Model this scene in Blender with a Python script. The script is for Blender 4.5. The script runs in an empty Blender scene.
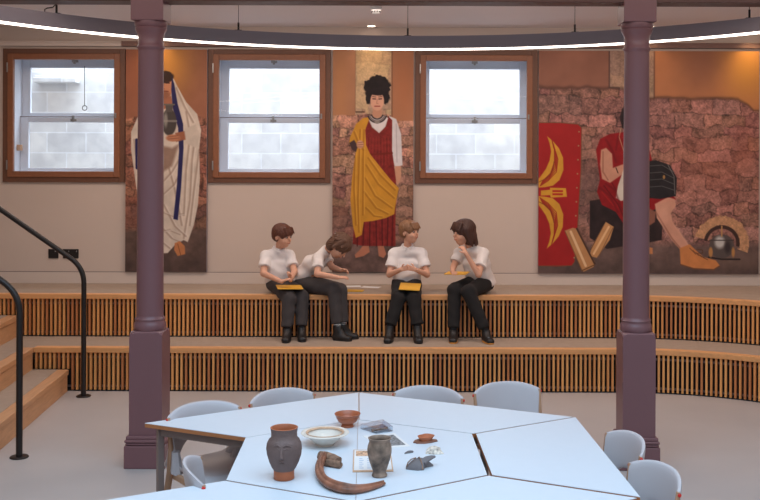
import bpy, bmesh, math, random
import numpy as np
from mathutils import Vector, Matrix
random.seed(7); RNG = np.random.default_rng(7)
SC = bpy.context.scene
COL = SC.collection
PI = math.pi

# ------------------------------------------------------------------ camera
F = 1000.0; PX = 417.0; PY = 167.5; CH = 2.25      # focal length in px, principal point, camera height
cd = bpy.data.cameras.new('camera'); cam = bpy.data.objects.new('camera', cd); COL.objects.link(cam)
cam.location = (0, 0, CH); cam.rotation_euler = (PI/2, 0, 0)
cd.sensor_width = 36; cd.lens = F/760*36
cd.shift_x = -(PX-380)/760; cd.shift_y = (PY-250)/760
cd.clip_start = 0.05; cd.clip_end = 100
SC.camera = cam
ROLL = .0035                                  # the photographer's camera leans a fifth of a degree
cam.rotation_euler = (PI/2, -ROLL, 0)
def unroll(x, y): return x+ROLL*(y-PY), y-ROLL*(x-PX)
def P(x, y, Y):
    x, y = unroll(x, y); return Vector(((x-PX)*Y/F, Y, CH-(y-PY)*Y/F))
def onz(x, y, z):
    x, y = unroll(x, y)
    Y = (CH-z)*F/(y-PY); return Vector(((x-PX)*Y/F, Y, z))

# ------------------------------------------------------------------ light
SC.view_settings.view_transform = 'Standard'; SC.view_settings.look = 'None'
SC.view_settings.gamma = 1.0; SC.view_settings.use_curve_mapping = False
SC.view_settings.exposure = 0.2
w = bpy.data.worlds.new('world'); SC.world = w; w.use_nodes = True
w.node_tree.nodes['Background'].inputs[0].default_value = (0.86, 0.90, 1.0, 1)
w.node_tree.nodes['Background'].inputs[1].default_value = 0.34
def area(name, loc, size, sizey, power, col, rot=(0, 0, 0), spread=PI):
    l = bpy.data.lights.new(name, 'AREA'); l.shape = 'RECTANGLE'; l.size = size; l.size_y = sizey
    l.energy = power; l.color = col; l.spread = spread
    o = bpy.data.objects.new(name, l); COL.objects.link(o); o.location = loc; o.rotation_euler = rot; return o
def spot(name, loc, power, col, angle, blend=.8, rot=(0, 0, 0), r=.04):
    l = bpy.data.lights.new(name, 'SPOT'); l.energy = power; l.color = col; l.spot_size = math.radians(angle)
    l.spot_blend = blend; l.shadow_soft_size = r
    o = bpy.data.objects.new(name, l); COL.objects.link(o); o.location = loc; o.rotation_euler = rot; return o
area('rooflight', (0.2, 2.6, 5.6), 7.0, 5.0, 400, (0.52, 0.76, 1.0))
area('light_well_daylight', (-0.4, 12.75, 5.2), 11, .9, 440, (0.80, 0.90, 1.0))
WARM = (1.0, 0.81, 0.70)
area('back_warm_fill', (0.0, 9.85, 3.82), 9.0, 1.1, 98, WARM, (math.radians(6), 0, 0))  # unseen warm fill, added to brighten the back wall and seating
area('front_warm_fill', (0.0, 6.8, 3.80), 8.0, .8, 24, WARM, (math.radians(28), 0, 0))  # second unseen fill, added to light the fronts
for sx, pw in ((-3.02, 9), (-0.535, 6), (2.71, 3), (3.86, 9)):
    spot('poster_downlight', (sx, 11.42, 3.84), pw, (1.0, 0.68, 0.36), 95, 1.0, (math.radians(14), 0, 0))

# ------------------------------------------------------------------ materials
def lin(c): return tuple(((v/255)/12.92 if v/255 <= .04045 else ((v/255+.055)/1.055)**2.4) for v in c)
def mat(name, col, rough=.6, metal=0, var=.08, scale=8, bump=0, bscale=60, stretch=(1, 1, 1), spec=.5, coat=0, emit=None):
    m = bpy.data.materials.new(name); m.use_nodes = True; n = m.node_tree; b = n.nodes['Principled BSDF']
    c = lin(col); b.inputs['Roughness'].default_value = rough; b.inputs['Metallic'].default_value = metal
    b.inputs['Specular IOR Level'].default_value = spec; b.inputs['Coat Weight'].default_value = coat
    tc = n.nodes.new('ShaderNodeTexCoord'); mp = n.nodes.new('ShaderNodeMapping'); mp.inputs['Scale'].default_value = stretch
    n.links.new(tc.outputs['Object'], mp.inputs[0])
    if var > 0:
        no = n.nodes.new('ShaderNodeTexNoise'); no.inputs['Scale'].default_value = scale; no.inputs['Detail'].default_value = 5
        n.links.new(mp.outputs[0], no.inputs['Vector'])
        r = n.nodes.new('ShaderNodeMix'); r.data_type = 'RGBA'
        r.inputs['A'].default_value = tuple(v*(1-var*2) for v in c)+(1,)
        r.inputs['B'].default_value = tuple(min(1, v*(1+var*2)) for v in c)+(1,)
        src = no.outputs[0]
        if var >= .2:
            mr = n.nodes.new('ShaderNodeMapRange'); mr.inputs[1].default_value = .34; mr.inputs[2].default_value = .66; n.links.new(src, mr.inputs[0]); src = mr.outputs[0]
        n.links.new(src, r.inputs['Factor']); n.links.new(r.outputs['Result'], b.inputs['Base Color'])
    else: b.inputs['Base Color'].default_value = c+(1,)
    if bump:
        nb = n.nodes.new('ShaderNodeTexNoise'); nb.inputs['Scale'].default_value = bscale; nb.inputs['Detail'].default_value = 4
        n.links.new(mp.outputs[0], nb.inputs['Vector'])
        bp = n.nodes.new('ShaderNodeBump'); bp.inputs['Strength'].default_value = bump; bp.inputs['Distance'].default_value = .01
        n.links.new(nb.outputs[0], bp.inputs['Height']); n.links.new(bp.outputs[0], b.inputs['Normal'])
    if emit:
        b.inputs['Emission Color'].default_value = emit[0]+(1,); b.inputs['Emission Strength'].default_value = emit[1]
    return m
M = {}
M['plaster'] = mat('warm_plaster', (208, 190, 177), .9, var=.015, scale=2)
M['ceiling'] = mat('ceiling_paint', (234, 226, 224), .9, var=.015, scale=2)
M['skirt'] = mat('skirting_paint', (212, 196, 184), .7, var=.01)
M['floor'] = mat('polished_screed', (181, 173, 169), .42, var=.05, scale=1.3, bump=.03, bscale=30)
M['tread'] = mat('tread_screed', (166, 147, 130), .75, var=.07, scale=14, bump=.1, bscale=120)
M['oak'] = mat('oak', (205, 140, 84), .5, var=.14, scale=5, stretch=(1.5, 1.5, 14), bump=.05)
M['oakx'] = mat('oak_nosing', (222, 160, 102), .45, var=.12, scale=4, stretch=(1, 12, 14), bump=.05)
M['oaky'] = mat('oak_stair', (200, 150, 108), .5, var=.12, scale=4, stretch=(12, 1, 14), bump=.05)
M['slats'] = [mat('oak_slat_%s' % n, c, .5, var=.12, scale=6, stretch=(4, 4, .6)) for n, c in
              (('pale', (234, 166, 98)), ('mid', (216, 146, 84)), ('dark', (190, 120, 70)))]
M['void'] = mat('black_backing', (26, 23, 22), .9, var=0)
M['blackmetal'] = mat('black_metal', (38, 33, 32), .4, metal=.3, var=.02)
M['column'] = mat('mauve_gloss_paint', (117, 80, 83), .38, var=.02, scale=5, bump=.015, bscale=40)
M['beam'] = mat('brown_paint', (84, 54, 48), .5, var=.02)
M['window_oak'] = mat('window_oak', (108, 70, 50), .5, var=.1, scale=5, stretch=(6, 6, 6))
M['sash_oak'] = mat('sash_oak', (140, 88, 58), .45, var=.1, scale=5, stretch=(6, 6, 6))
M['white_paint'] = mat('white_gloss_paint', (222, 226, 234), .4, var=.02)
M['stone'] = None
M['chrome'] = mat('steel', (170, 165, 160), .3, metal=.9, var=.02)
M['ringmetal'] = mat('grey_aluminium', (150, 138, 142), .5, metal=.2, var=.01)
M['diffuser'] = mat('lit_diffuser', (255, 255, 255), .5, var=0, emit=((1.0, .88, .76), 4.5))
M['lampface'] = mat('downlight_face', (255, 255, 255), .5, var=0, emit=((1.0, .8, .6), 6))
M['laminate'] = mat('white_laminate', (212, 219, 226), .42, var=.008, scale=20, spec=.4)
M['ply'] = mat('ply_edge', (176, 112, 68), .5, var=.1, scale=20, stretch=(1, 1, 10))
M['taupe'] = mat('taupe_metal', (120, 104, 98), .45, var=.02)
M['shell'] = mat('pale_grey_plastic', (190, 184, 186), .45, var=.01)
M['beech'] = mat('beech', (182, 142, 112), .5, var=.08, scale=8, stretch=(5, 5, 1))
M['red'] = mat('red_plastic', (214, 40, 30), .4, var=0)
M['skin'] = mat('skin', (214, 160, 132), .55, var=.03, scale=20)
M['shirt'] = mat('white_cotton', (232, 224, 220), .85, var=.015, bump=.05, bscale=90)
M['shirt2'] = mat('white_jersey', (226, 216, 210), .9, var=.015, bump=.05, bscale=90)
M['grey_cloth'] = mat('charcoal_trouser', (62, 57, 57), .9, var=.05, scale=20)
M['black_cloth'] = mat('black_trouser', (26, 23, 23), .9, var=.05, scale=20)
M['shoe'] = mat('black_shoe', (28, 25, 25), .5, var=.04)
M['orange_sole'] = mat('orange_sole', (206, 138, 56), .6, var=.04)
M['sock'] = mat('dark_sock', (34,31,31), .9, var=.02)
M['white'] = mat('white_card', (230, 228, 226), .6, var=.01)
M['eyewhite'] = mat('eye_white', (170, 150, 138), .3, var=0)
M['iris'] = mat('iris', (52, 36, 28), .3, var=0)
M['lips'] = mat('lips', (176, 92, 80), .5, var=0)
M['hair1'] = mat('chestnut_hair', (92, 50, 34), .5, var=.15, scale=40, stretch=(3, 3, .6), bump=.3, bscale=90)
M['hair2'] = mat('brown_hair', (98, 66, 48), .6, var=.15, scale=40, stretch=(3, 3, .6), bump=.3, bscale=90)
M['hair3'] = mat('light_brown_hair', (136, 96, 66), .5, var=.15, scale=40, stretch=(3, 3, .6), bump=.3, bscale=90)
M['hair4'] = mat('dark_brown_hair', (70, 42, 32), .5, var=.15, scale=40, stretch=(3, 3, .6), bump=.3, bscale=90)
M['yellow'] = mat('yellow_board', (222, 166, 48), .55, var=.03)
M['greyclay'] = mat('grey_brown_clay', (112, 90, 84), .65, var=.12, scale=25, bump=.25, bscale=90)
M['terracotta'] = mat('terracotta', (178, 100, 62), .6, var=.1, scale=25, bump=.1)
M['samian'] = mat('red_gloss_pottery', (172, 96, 60), .38, var=.08, scale=20, bump=.05)
M['cream'] = mat('cream_pottery', (226, 214, 200), .6, var=.06, scale=25, bump=.1)
M['creamrim'] = mat('worn_tan_edge', (206, 166, 134), .6, var=.15, scale=50)
M['dkclay'] = mat('dark_mottled_clay', (128, 106, 90), .6, var=.32, scale=18, bump=.25, bscale=70)
M['horn'] = mat('brown_horn', (138, 88, 66), .45, var=.2, scale=14, bump=.3, bscale=50)
M['bone'] = mat('weathered_tan_clay', (142, 108, 86), .8, var=.2, scale=30, bump=.5, bscale=60)
M['slate'] = mat('dark_grey_clay', (116, 108, 108), .7, var=.12, scale=30, bump=.3)
M['shellcream'] = mat('encrusted_cream', (220, 200, 184), .8, var=.25, scale=60, bump=.6)
M['photo_dark'] = mat('printed_photo', (120, 122, 124), .5, var=.35, scale=70)
M['photo_sepia'] = mat('sepia_print', (206, 160, 128), .6, var=.35, scale=60)
M['ink'] = mat('pale_ink', (176, 188, 206), .7, var=0)

def glass(name, tint=(1, 1, 1), ior=1.45):
    m = bpy.data.materials.new(name); m.use_nodes = True; n = m.node_tree; n.nodes.clear()
    o = n.nodes.new('ShaderNodeOutputMaterial'); t = n.nodes.new('ShaderNodeBsdfTransparent'); g = n.nodes.new('ShaderNodeBsdfGlossy')
    t.inputs[0].default_value = tint+(1,); g.inputs['Roughness'].default_value = .01
    fr = n.nodes.new('ShaderNodeFresnel'); fr.inputs[0].default_value = ior; mx = n.nodes.new('ShaderNodeMixShader')
    ge = n.nodes.new('ShaderNodeNewGeometry'); k1 = n.nodes.new('ShaderNodeMath'); k1.operation = 'SUBTRACT'; k1.inputs[0].default_value = 1
    n.links.new(ge.outputs['Backfacing'], k1.inputs[1]); k2 = n.nodes.new('ShaderNodeMath'); k2.operation = 'MULTIPLY'
    n.links.new(fr.outputs[0], k2.inputs[0]); n.links.new(k1.outputs[0], k2.inputs[1]); n.links.new(k2.outputs[0], mx.inputs[0]); n.links.new(t.outputs[0], mx.inputs[1]); n.links.new(g.outputs[0], mx.inputs[2])
    n.links.new(mx.outputs[0], o.inputs[0]); return m
M['glass'] = glass('window_glass', (.97, .985, 1.0))
M['acrylic'] = glass('clear_acrylic', (.93, .95, .97), 1.5)

def stone_mat():
    m = bpy.data.materials.new('pale_ashlar'); m.use_nodes = True; n = m.node_tree; b = n.nodes['Principled BSDF']
    b.inputs['Roughness'].default_value = .9
    tc = n.nodes.new('ShaderNodeTexCoord'); mp = n.nodes.new('ShaderNodeMapping'); mp.inputs['Rotation'].default_value = (PI/2, 0, 0)
    n.links.new(tc.outputs['Object'], mp.inputs[0])
    br = n.nodes.new('ShaderNodeTexBrick'); br.inputs['Scale'].default_value = 1; br.inputs['Brick Width'].default_value = .52
    br.inputs['Row Height'].default_value = .27; br.inputs['Mortar Size'].default_value = .009
    br.inputs['Color1'].default_value = (.82, .80, .77, 1); br.inputs['Color2'].default_value = (.70, .69, .68, 1)
    br.inputs['Mortar'].default_value = (.88, .88, .88, 1)
    no = n.nodes.new('ShaderNodeTexNoise'); no.inputs['Scale'].default_value = 5; no.inputs['Detail'].default_value = 8
    cr = n.nodes.new('ShaderNodeValToRGB'); cr.color_ramp.elements[0].position = .32; cr.color_ramp.elements[0].color = (.80, .80, .82, 1)
    cr.color_ramp.elements[1].position = .62
    mx = n.nodes.new('ShaderNodeMix'); mx.data_type = 'RGBA'; mx.blend_type = 'MULTIPLY'; mx.inputs['Factor'].default_value = 1
    n.links.new(mp.outputs[0], br.inputs['Vector']); n.links.new(tc.outputs['Object'], no.inputs['Vector'])
    n.links.new(no.outputs[0], cr.inputs[0]); n.links.new(br.outputs[0], mx.inputs['A']); n.links.new(cr.outputs[0], mx.inputs['B'])
    n.links.new(mx.outputs['Result'], b.inputs['Base Color']); return m
M['stone'] = stone_mat()

# ------------------------------------------------------------------ mesh helpers
class MB:
    def __init__(s): s.v = []; s.f = []; s.mi = []
    def add(s, vs, fs, mi=0):
        b = len(s.v); s.v += [tuple(v) for v in vs]; s.f += [tuple(b+i for i in f) for f in fs]; s.mi += [mi]*len(fs); return s
    def box(s, x0, x1, y0, y1, z0, z1, mi=0, rz=0, c=None):
        vs = [Vector((x, y, z)) for x in (x0, x1) for y in (y0, y1) for z in (z0, z1)]
        if rz:
            c = c or Vector(((x0+x1)/2, (y0+y1)/2, 0)); R = Matrix.Rotation(rz, 3, 'Z'); vs = [R @ (v-c)+c for v in vs]
        return s.add(vs, [(0, 1, 3, 2), (4, 6, 7, 5), (0, 4, 5, 1), (2, 3, 7, 6), (0, 2, 6, 4), (1, 5, 7, 3)], mi)
    def prism(s, pts, z0, z1, mi=0, mside=None):
        n = len(pts); vs = [(p[0], p[1], z0) for p in pts]+[(p[0], p[1], z1) for p in pts]
        s.add(vs, [tuple(range(n))[::-1], tuple(range(n, 2*n))], mi)
        b = len(s.v)-2*n
        for i in range(n):
            j = (i+1) % n; s.f.append((b+i, b+j, b+n+j, b+n+i)); s.mi.append(mi if mside is None else mside)
        return s
    def lathe(s, prof, seg=40, c=(0, 0, 0), mi=None, wob=None, cap=True):
        b = len(s.v); m = len(prof)
        for k, (r, z) in enumerate(prof):
            for i in range(seg):
                a = 2*PI*i/seg; q = r*(wob(a, z) if wob else 1)
                s.v.append((c[0]+q*math.cos(a), c[1]+q*math.sin(a), c[2]+z))
        for k in range(m-1):
            for i in range(seg):
                j = (i+1) % seg; s.f.append((b+k*seg+i, b+k*seg+j, b+(k+1)*seg+j, b+(k+1)*seg+i)); s.mi.append(mi[k] if mi else 0)
        for k, o in ((0, -1), (m-1, 1)) if cap and tuple(prof[0]) != tuple(prof[-1]) else ():
            if prof[k][0] > 1e-5:
                fa = tuple(b+k*seg+i for i in range(seg)); s.f.append(fa if o > 0 else fa[::-1]); s.mi.append(mi[min(k, m-2)] if mi else 0)
        return s
    def tube(s, pts, r, seg=12, mi=0, sec=None, up=None):
        pts = [Vector(p) for p in pts]; n = len(pts); b = len(s.v); rs = r if isinstance(r, (list, tuple)) else [r]*n
        prev = None
        for i, p in enumerate(pts):
            t = (pts[min(i+1, n-1)]-pts[max(i-1, 0)]).normalized()
            if prev is None:
                a = Vector(up) if up else (Vector((0, 0, 1)) if abs(t.z) < .9 else Vector((0, 1, 0)))
            else: a = prev
            u = (a-t*a.dot(t)).normalized(); prev = u; w_ = t.cross(u)
            for k in range(seg):
                an = 2*PI*k/seg; q = rs[i]*(sec(an, i/(n-1)) if sec else 1)
                s.v.append(tuple(p+(u*math.cos(an)+w_*math.sin(an))*q))
        for i in range(n-1):
            for k in range(seg):
                j = (k+1) % seg; s.f.append((b+i*seg+k, b+i*seg+j, b+(i+1)*seg+j, b+(i+1)*seg+k)); s.mi.append(mi)
        s.f.append(tuple(b+k for k in range(seg))[::-1]); s.mi.append(mi)
        s.f.append(tuple(b+(n-1)*seg+k for k in range(seg))); s.mi.append(mi); return s
    def build(s, name, m, parent=None, bevel=0, smooth=False, loc=None, segs=2, angle=40):
        me = bpy.data.meshes.new(name); me.from_pydata(s.v, [], s.f)
        ms = m if isinstance(m, (list, tuple)) else [m]
        for x in ms: me.materials.append(x)
        me.polygons.foreach_set('material_index', s.mi)
        bm = bmesh.new(); bm.from_mesh(me); bmesh.ops.recalc_face_normals(bm, faces=bm.faces); bm.to_mesh(me); bm.free()
        me.update(); o = bpy.data.objects.new(name, me); COL.objects.link(o)
        if smooth:
            for p in me.polygons: p.use_smooth = True
            me.set_sharp_from_angle(angle=math.radians(angle))
        if bevel:
            bv = o.modifiers.new('bevel', 'BEVEL'); bv.width = bevel; bv.segments = segs; bv.limit_method = 'ANGLE'
        if parent: o.parent = parent
        if loc is not None: o.location = loc
        return o
def tag(o, label=None, cat=None, group=None, kind=None):
    if label: o['label'] = label
    if cat: o['category'] = cat
    if group: o['group'] = group
    if kind: o['kind'] = kind
    return o
def empty(name, loc=(0, 0, 0), rz=0):
    o = bpy.data.objects.new(name, None); COL.objects.link(o); o.location = loc; o.rotation_euler = (0, 0, rz); o.empty_display_size = .1; return o
def copy_tree(o, parent=None):
    c = o.copy(); COL.objects.link(c); c.parent = parent
    for ch in o.children: copy_tree(ch, c)
    return c
def struct(o): o['kind'] = 'structure'; return o

# ------------------------------------------------------------------ room shell
WY = 11.65                                   # back wall plane
XL, XR, YF = -6.4, 6.0, -3.0
struct(MB().box(XL, XR, YF, WY, -.1, 0).build('floor', M['floor']))
def wx(x): return (x-PX)*WY/F
def wz(y): return CH-(y-PY)*WY/F
WIN = [(3.5, 125.5), (208.5, 330.5), (415, 537)]
Z0, Z1 = wz(183.4), wz(50.2)
wb = MB(); xs = [XL]
for a, b in WIN: xs += [wx(a)+.04, wx(b)-.04]
xs.append(XR+.0)
for i in range(0, len(xs), 2): wb.box(xs[i], xs[i+1], WY, WY+.36, 0, 4.3)
for i in range(1, len(xs)-1, 2):
    wb.box(xs[i], xs[i+1], WY, WY+.36, 0, Z0+.04); wb.box(xs[i], xs[i+1], WY, WY+.36, Z1-.04, 4.3)
struct(wb.build('wall_back', M['plaster']))
struct(MB().box(XL-.2, XL, YF, WY+.36, 0, 5.6).build('wall_left', M['plaster']))
struct(MB().box(XR, XR+.2, YF, WY+.36, 0, 5.6).build('wall_right', M['plaster']))
CZ = 3.88
cm = MB().box(XL, XR, 6.0, WY, CZ, CZ+.12)  # unseen front stretch is carried forward to shade the column capitals
struct(cm.build('ceiling', M['ceiling']))
struct(MB().box(XL, XR, 5.9, 6.0, CZ, 5.6).build('wall_upper', M['plaster']))
struct(MB().box(XL, XR, WY-.018, WY, .89, .89+.13).box(XL, XR, WY-.0175, WY, 1.020, 1.0255, 1).build('baseboard_back', [M['skirt'], M['taupe']]))  # taupe strip paints in the gap shadow along the board's top
M['valance'] = mat('dark_brown_trim', (128, 98, 88), .7, var=.01)  # darker brown than the trim over the first window
struct(MB().box(XL, wx(122), WY-.05, WY, 3.645, 3.70).box(XL, wx(122), WY-.065, WY, 3.69, 3.705).build('trim_1', M['skirt'], bevel=.004))
struct(MB().box(wx(122.3), XR, WY-.05, WY, 3.645, 3.70).box(wx(122.3), XR, WY-.055, WY, 3.695, 3.705).build('trim_2', M['valance'], bevel=.004))
# outside light well
struct(MB().box(-7.5, 7, 13.35, 13.6, 0, 5.3).build('wall_outside', M['stone']))
struct(MB().box(-7.5, 7, WY+.36, 13.35, 1.1, 1.2).build('floor_outside', M['stone']))
sl = MB().box(P(37, 75, 13.3).x, P(79, 75, 13.3).x, 13.16, 13.35, P(0, 83, 13.3).z, P(0, 78, 13.3).z)
sl.box(P(37, 75, 13.3).x, P(77, 75, 13.3).x, 13.2, 13.35, P(0, 78, 13.3).z, P(0, 76, 13.3).z)
tag(sl.build('stone_ledge', M['stone'], bevel=.01), 'pale stone ledge on the outside wall seen through the leftmost window', 'ledge')

for wi, (a, b) in enumerate(WIN):
    x0, x1 = wx(a), wx(b)
    root = struct(empty('window_%d' % (wi+1), (0, WY, 0)))
    def fr(x0, x1, z0, z1, t, y0, y1, tb=None, tt=None):
        tb = tb or t; tt = tt or t; m = MB(); m.box(x0, x0+t, y0, y1, z0, z1); m.box(x1-t, x1, y0, y1, z0, z1)
        m.box(x0+t, x1-t, y0, y1, z0, z0+tb); m.box(x0+t, x1-t, y0, y1, z1-tt, z1); return m
    fr(x0, x1, Z0, Z1, .07, -.03, .05).build('window_frame', M['window_oak'], root, bevel=.004)
    s = fr(x0+.058, x1-.058, Z0+.058, Z1-.058, .068, -.045, .01).build('casement', M['sash_oak'], root, bevel=.006)
    for hz in (Z0+.2, Z1-.22): MB().box(x0+.05, x0+.066, -.056, -.03, hz-.055, hz+.055).build('hinge', M['chrome'], s, bevel=.003)
    lk = MB().box(x1-.115, x1-.095, -.052, -.045, (Z0+Z1)/2-.03, (Z0+Z1)/2+.03)
    lk.box(x1-.109, x1-.101, -.062, -.05, (Z0+Z1)/2-.012, (Z0+Z1)/2+.004); lk.build('lock', M['chrome'], s, bevel=.002)
    MB().box(x0+.12, x1-.12, -.022, -.018, Z0+.12, Z1-.12).build('secondary_glass', M['glass'], root)
    # white reveal lining
    i0, i1, j0, j1 = x0+.07, x1-.07, Z0+.07, Z1-.07
    MB().box(i0-.03, i0, .05, .46, j0-.03, j1+.03).box(i1, i1+.03, .05, .46, j0-.03, j1+.03)\
        .box(i0, i1, .05, .46, j0-.03, j0).box(i0, i1, .05, .46, j1, j1+.03).build('reveal', M['white_paint'], root)
    mz = (j0+j1)/2-.005
    # upper and lower white sashes
    u = fr(i0, i1, mz-.01, j1, .10, .36, .41, .065, .115).build('upper_sash', M['white_paint'], root, bevel=.006)
    l = fr(i0, i1, j0, mz, .10, .305, .355, .095, .06).build('lower_sash', M['white_paint'], root, bevel=.006)
    MB().box(i0+.09, i1-.09, .383, .387, mz+.05, j1-.1).build('pane', M['glass'], u)
    MB().box(i0+.09, i1-.09, .328, .332, j0+.09, mz-.05).build('pane', M['glass'], l)
    MB().box(i0, i1, .300, .304, mz+.0, mz+.010).build('sash_gap', M['taupe'], root)
    cx = (i0+i1)/2
    MB().box(cx-.035, cx+.035, .33, .36, j1-.05, j1-.02).box(cx-.012, cx+.012, .31, .34, j1-.07, j1-.02).build('catch', M['chrome'], u, bevel=.003)
    MB().box(cx-.035, cx+.035, .29, .31, mz-.05, mz-.02).box(cx-.012, cx+.012, .275, .30, mz-.055, mz+.02).build('catch', M['chrome'], l, bevel=.003)
    if wi == 0:
        MB().box(i0, i0+.05, .20, .26, j0+.30, j0+.37).build('bracket', M['creamrim'], root, bevel=.004)
        c = MB().tube([(cx+.13, .30, j1-.1), (cx+.132, .30, mz+.14)], .004, 8)
        c.tube([(cx+.132+.028*math.sin(t*PI/8), .30, mz+.112+.028*math.cos(t*PI/8)) for t in range(17)], .005, 8)
        c.build('pull_cord', M['blackmetal'], root, smooth=True)

# ------------------------------------------------------------------ columns and beam
def column(x, label):
    root = empty('iron_column', (x, 7.585, 0)); tag(root, label, 'column')
    h = .153
    pl = MB().box(-h, h, -h, h, 0, .17).build('base_block', M['column'], root, bevel=.006)
    q = .142
    MB().box(-q-.004, q+.004, -q-.004, q+.004, .172, .19).box(-h+.002, h-.002, -h+.002, h-.002, .192, .214).box(-q, q, -q, q, .212, .24).build('base_moulding', M['column'], root, bevel=.009, segs=3)
    a = .123
    # square pedestal with chamfered corners near its top
    rings = []
    for z, c in ((.235, .001), (.955, .001), (.990, .008), (1.007, .026), (1.017, .034)):
        ins = .0 if z < 1.04 else .012
        e = a-ins*0-(.01 if z > 1.01 else 0)
        rings.append([(-e+c, -e, z), (e-c, -e, z), (e, -e+c, z), (e, e-c, z), (e-c, e, z), (-e+c, e, z), (-e, e-c, z), (-e, -e+c, z)])
    m = MB(); vs = [v for r in rings for v in r]; fs = []
    for k in range(len(rings)-1):
        for i in range(8): fs.append((k*8+i, k*8+(i+1) % 8, (k+1)*8+(i+1) % 8, (k+1)*8+i))
    fs += [tuple(range(8))[::-1], tuple((len(rings)-1)*8+i for i in range(8))]
    m.add(vs, fs); m.build('pedestal', M['column'], root, bevel=.003)
    prof = [(.110, 1.010), (.118, 1.02), (.121, 1.042), (.117, 1.068), (.109, 1.080), (.109, 1.092), (.113, 1.10), (.109, 1.108), (.102, 1.114), (.1005, 1.13),
            (.099, 1.6), (.096, 2.4), (.093, 3.12), (.094, 3.135), (.101, 3.142), (.104, 3.152), (.101, 3.162), (.094, 3.168), (.094, 3.22), (.097, 3.245),
            (.106, 3.268), (.116, 3.285), (.118, 3.297), (.112, 3.303), (.117, 3.308), (.122, 3.325), (.12, 3.345)]
    MB().lathe(prof, 48).build('shaft', M['column'], root, smooth=True, angle=50)
    MB().box(-.122, .122, -.122, .122, 3.345, 3.87).build('capital', M['column'], root, bevel=.006)
column(-2.021, 'mauve painted iron column on square pedestal near the stairs, left of the children')
column(1.664, 'mauve painted iron column on square pedestal behind two chairs, right of the children')
bm_ = MB().box(XL, XR, 7.50, 7.64, 3.515, 3.86).box(XL, XR, 7.47, 7.67, 3.489, 3.52)
tag(bm_.build('ceiling_beam', M['beam'], bevel=.004), 'dark mauve brown beam carried by the two columns along the ceiling', 'beam')

# ------------------------------------------------------------------ ring lamp
D = 1.05
def circ3(p, q, r):
    ax, ay = p; bx, by = q; cx, cy = r; d = 2*(ax*(by-cy)+bx*(cy-ay)+cx*(ay-by))
    ux = ((ax*ax+ay*ay)*(by-cy)+(bx*bx+by*by)*(cy-ay)+(cx*cx+cy*cy)*(ay-by))/d
    uy = ((ax*ax+ay*ay)*(cx-bx)+(bx*bx+by*by)*(ax-cx)+(cx*cx+cy*cy)*(bx-ax))/d
    return ux, uy, math.hypot(ax-ux, ay-uy)
rp = [onz(x, y, CH+D) for x, y in ((0, 21.5), (405, 49.0), (760, 32.0))]
rx, ry, rr = circ3(*[(p.x, p.y) for p in rp])
root = empty('ring_lamp', (rx, ry, CH+D)); tag(root, 'large grey ring lamp with glowing underside hung from thin wires', 'lamp')
def ringmesh(r0, r1, z0, z1, seg=160):
    m = MB(); v = []; f = []
    for i in range(seg):
        a = 2*PI*i/seg; c, s_ = math.cos(a), math.sin(a)
        v += [(r0*c, r0*s_, z0), (r1*c, r1*s_, z0), (r1*c, r1*s_, z1), (r0*c, r0*s_, z1)]
    for i in range(seg):
        b = 4*i; n = 4*((i+1) % seg)
        for k in range(4): f.append((b+k, b+(k+1) % 4, n+(k+1) % 4, n+k))
    return m.add(v, f)
ringmesh(rr, rr+.07, .006, .118).build('housing', M['ringmetal'], root, smooth=True, angle=30)
ringmesh(rr+.003, rr+.067, -.004, .010).build('diffuser', M['diffuser'], root, smooth=True, angle=30)
for hx in (60, 240, 407, 573, 746):
    # find the ring angle seen at that image column
    best = min((abs((rx+rr*math.cos(a))/(ry+rr*math.sin(a))-(hx-PX)/F), a) for a in [PI*k/720 for k in range(1, 720)])
    a = best[1]; X, Yq = (rr+.05)*math.cos(a), (rr+.05)*math.sin(a)
    top = 3.49-(CH+D) if 7.46 < ry+Yq < 7.68 else CZ-(CH+D)
    MB().tube([(X, Yq, .11), (X, Yq, top)], .0025, 6).tube([(X, Yq, .115), (X, Yq, .19)], .009, 8).box(X-.03, X+.03, Yq-.02, Yq+.02, .118, .126).build('hanging_wire', M['blackmetal'], root)
    if hx == 60:
        MB().tube([(X-.09, Yq, .115), (X-.09, Yq, .155), (X-.07, Yq, .165), (X-.03, Yq, .17), (X, Yq, .20), (X+.005, Yq, top-.01)], .005, 8).build('power_cable', M['blackmetal'], root)

# ceiling fittings
for lx, ly, lb in ((-.53, 11.5, 'small lit downlight in ceiling above the woman poster'), (2.66, 11.46, 'small lit downlight in ceiling beside the right column capital'),
                   (-3.02, 11.42, 'small lit downlight in ceiling above the toga man poster'), (3.86, 11.42, 'small lit downlight in ceiling at right end above the soldier poster')):
    r = empty('downlight', (lx, ly, CZ)); tag(r, lb, 'downlight', 'ceiling downlights along the back wall')
    MB().lathe([(.062, 0), (.062, -.006), (.05, -.008), (.05, -.002)], 32, cap=False).build('trim_ring', M['white'], r, smooth=True)
    MB().lathe([(.0, -.003), (.049, -.003), (.049, -.001), (0, -.001)], 32).build('lamp_face', M['lampface'], r)
r = empty('smoke_detector', (-.42, 10.15, CZ)); tag(r, 'round white smoke detector on ceiling behind the beam', 'smoke detector')
MB().lathe([(.062, 0), (.064, -.022), (.058, -.03), (.05, -.032), (.048, -.045)], 32).build('base', M['white'], r, smooth=True)
MB().lathe([(.042, -.045), (.042, -.062), (.03, -.074), (0, -.078)], 32).build('sensor_head', M['white'], r, smooth=True)
g = MB()
for k in range(10):
    a = 2*PI*k/10; g.box(.043*math.cos(a)-.006, .043*math.cos(a)+.006, .043*math.sin(a)-.006, .043*math.sin(a)+.006, -.06, -.047)
g.build('vent_slot', M['void'], r)

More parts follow.
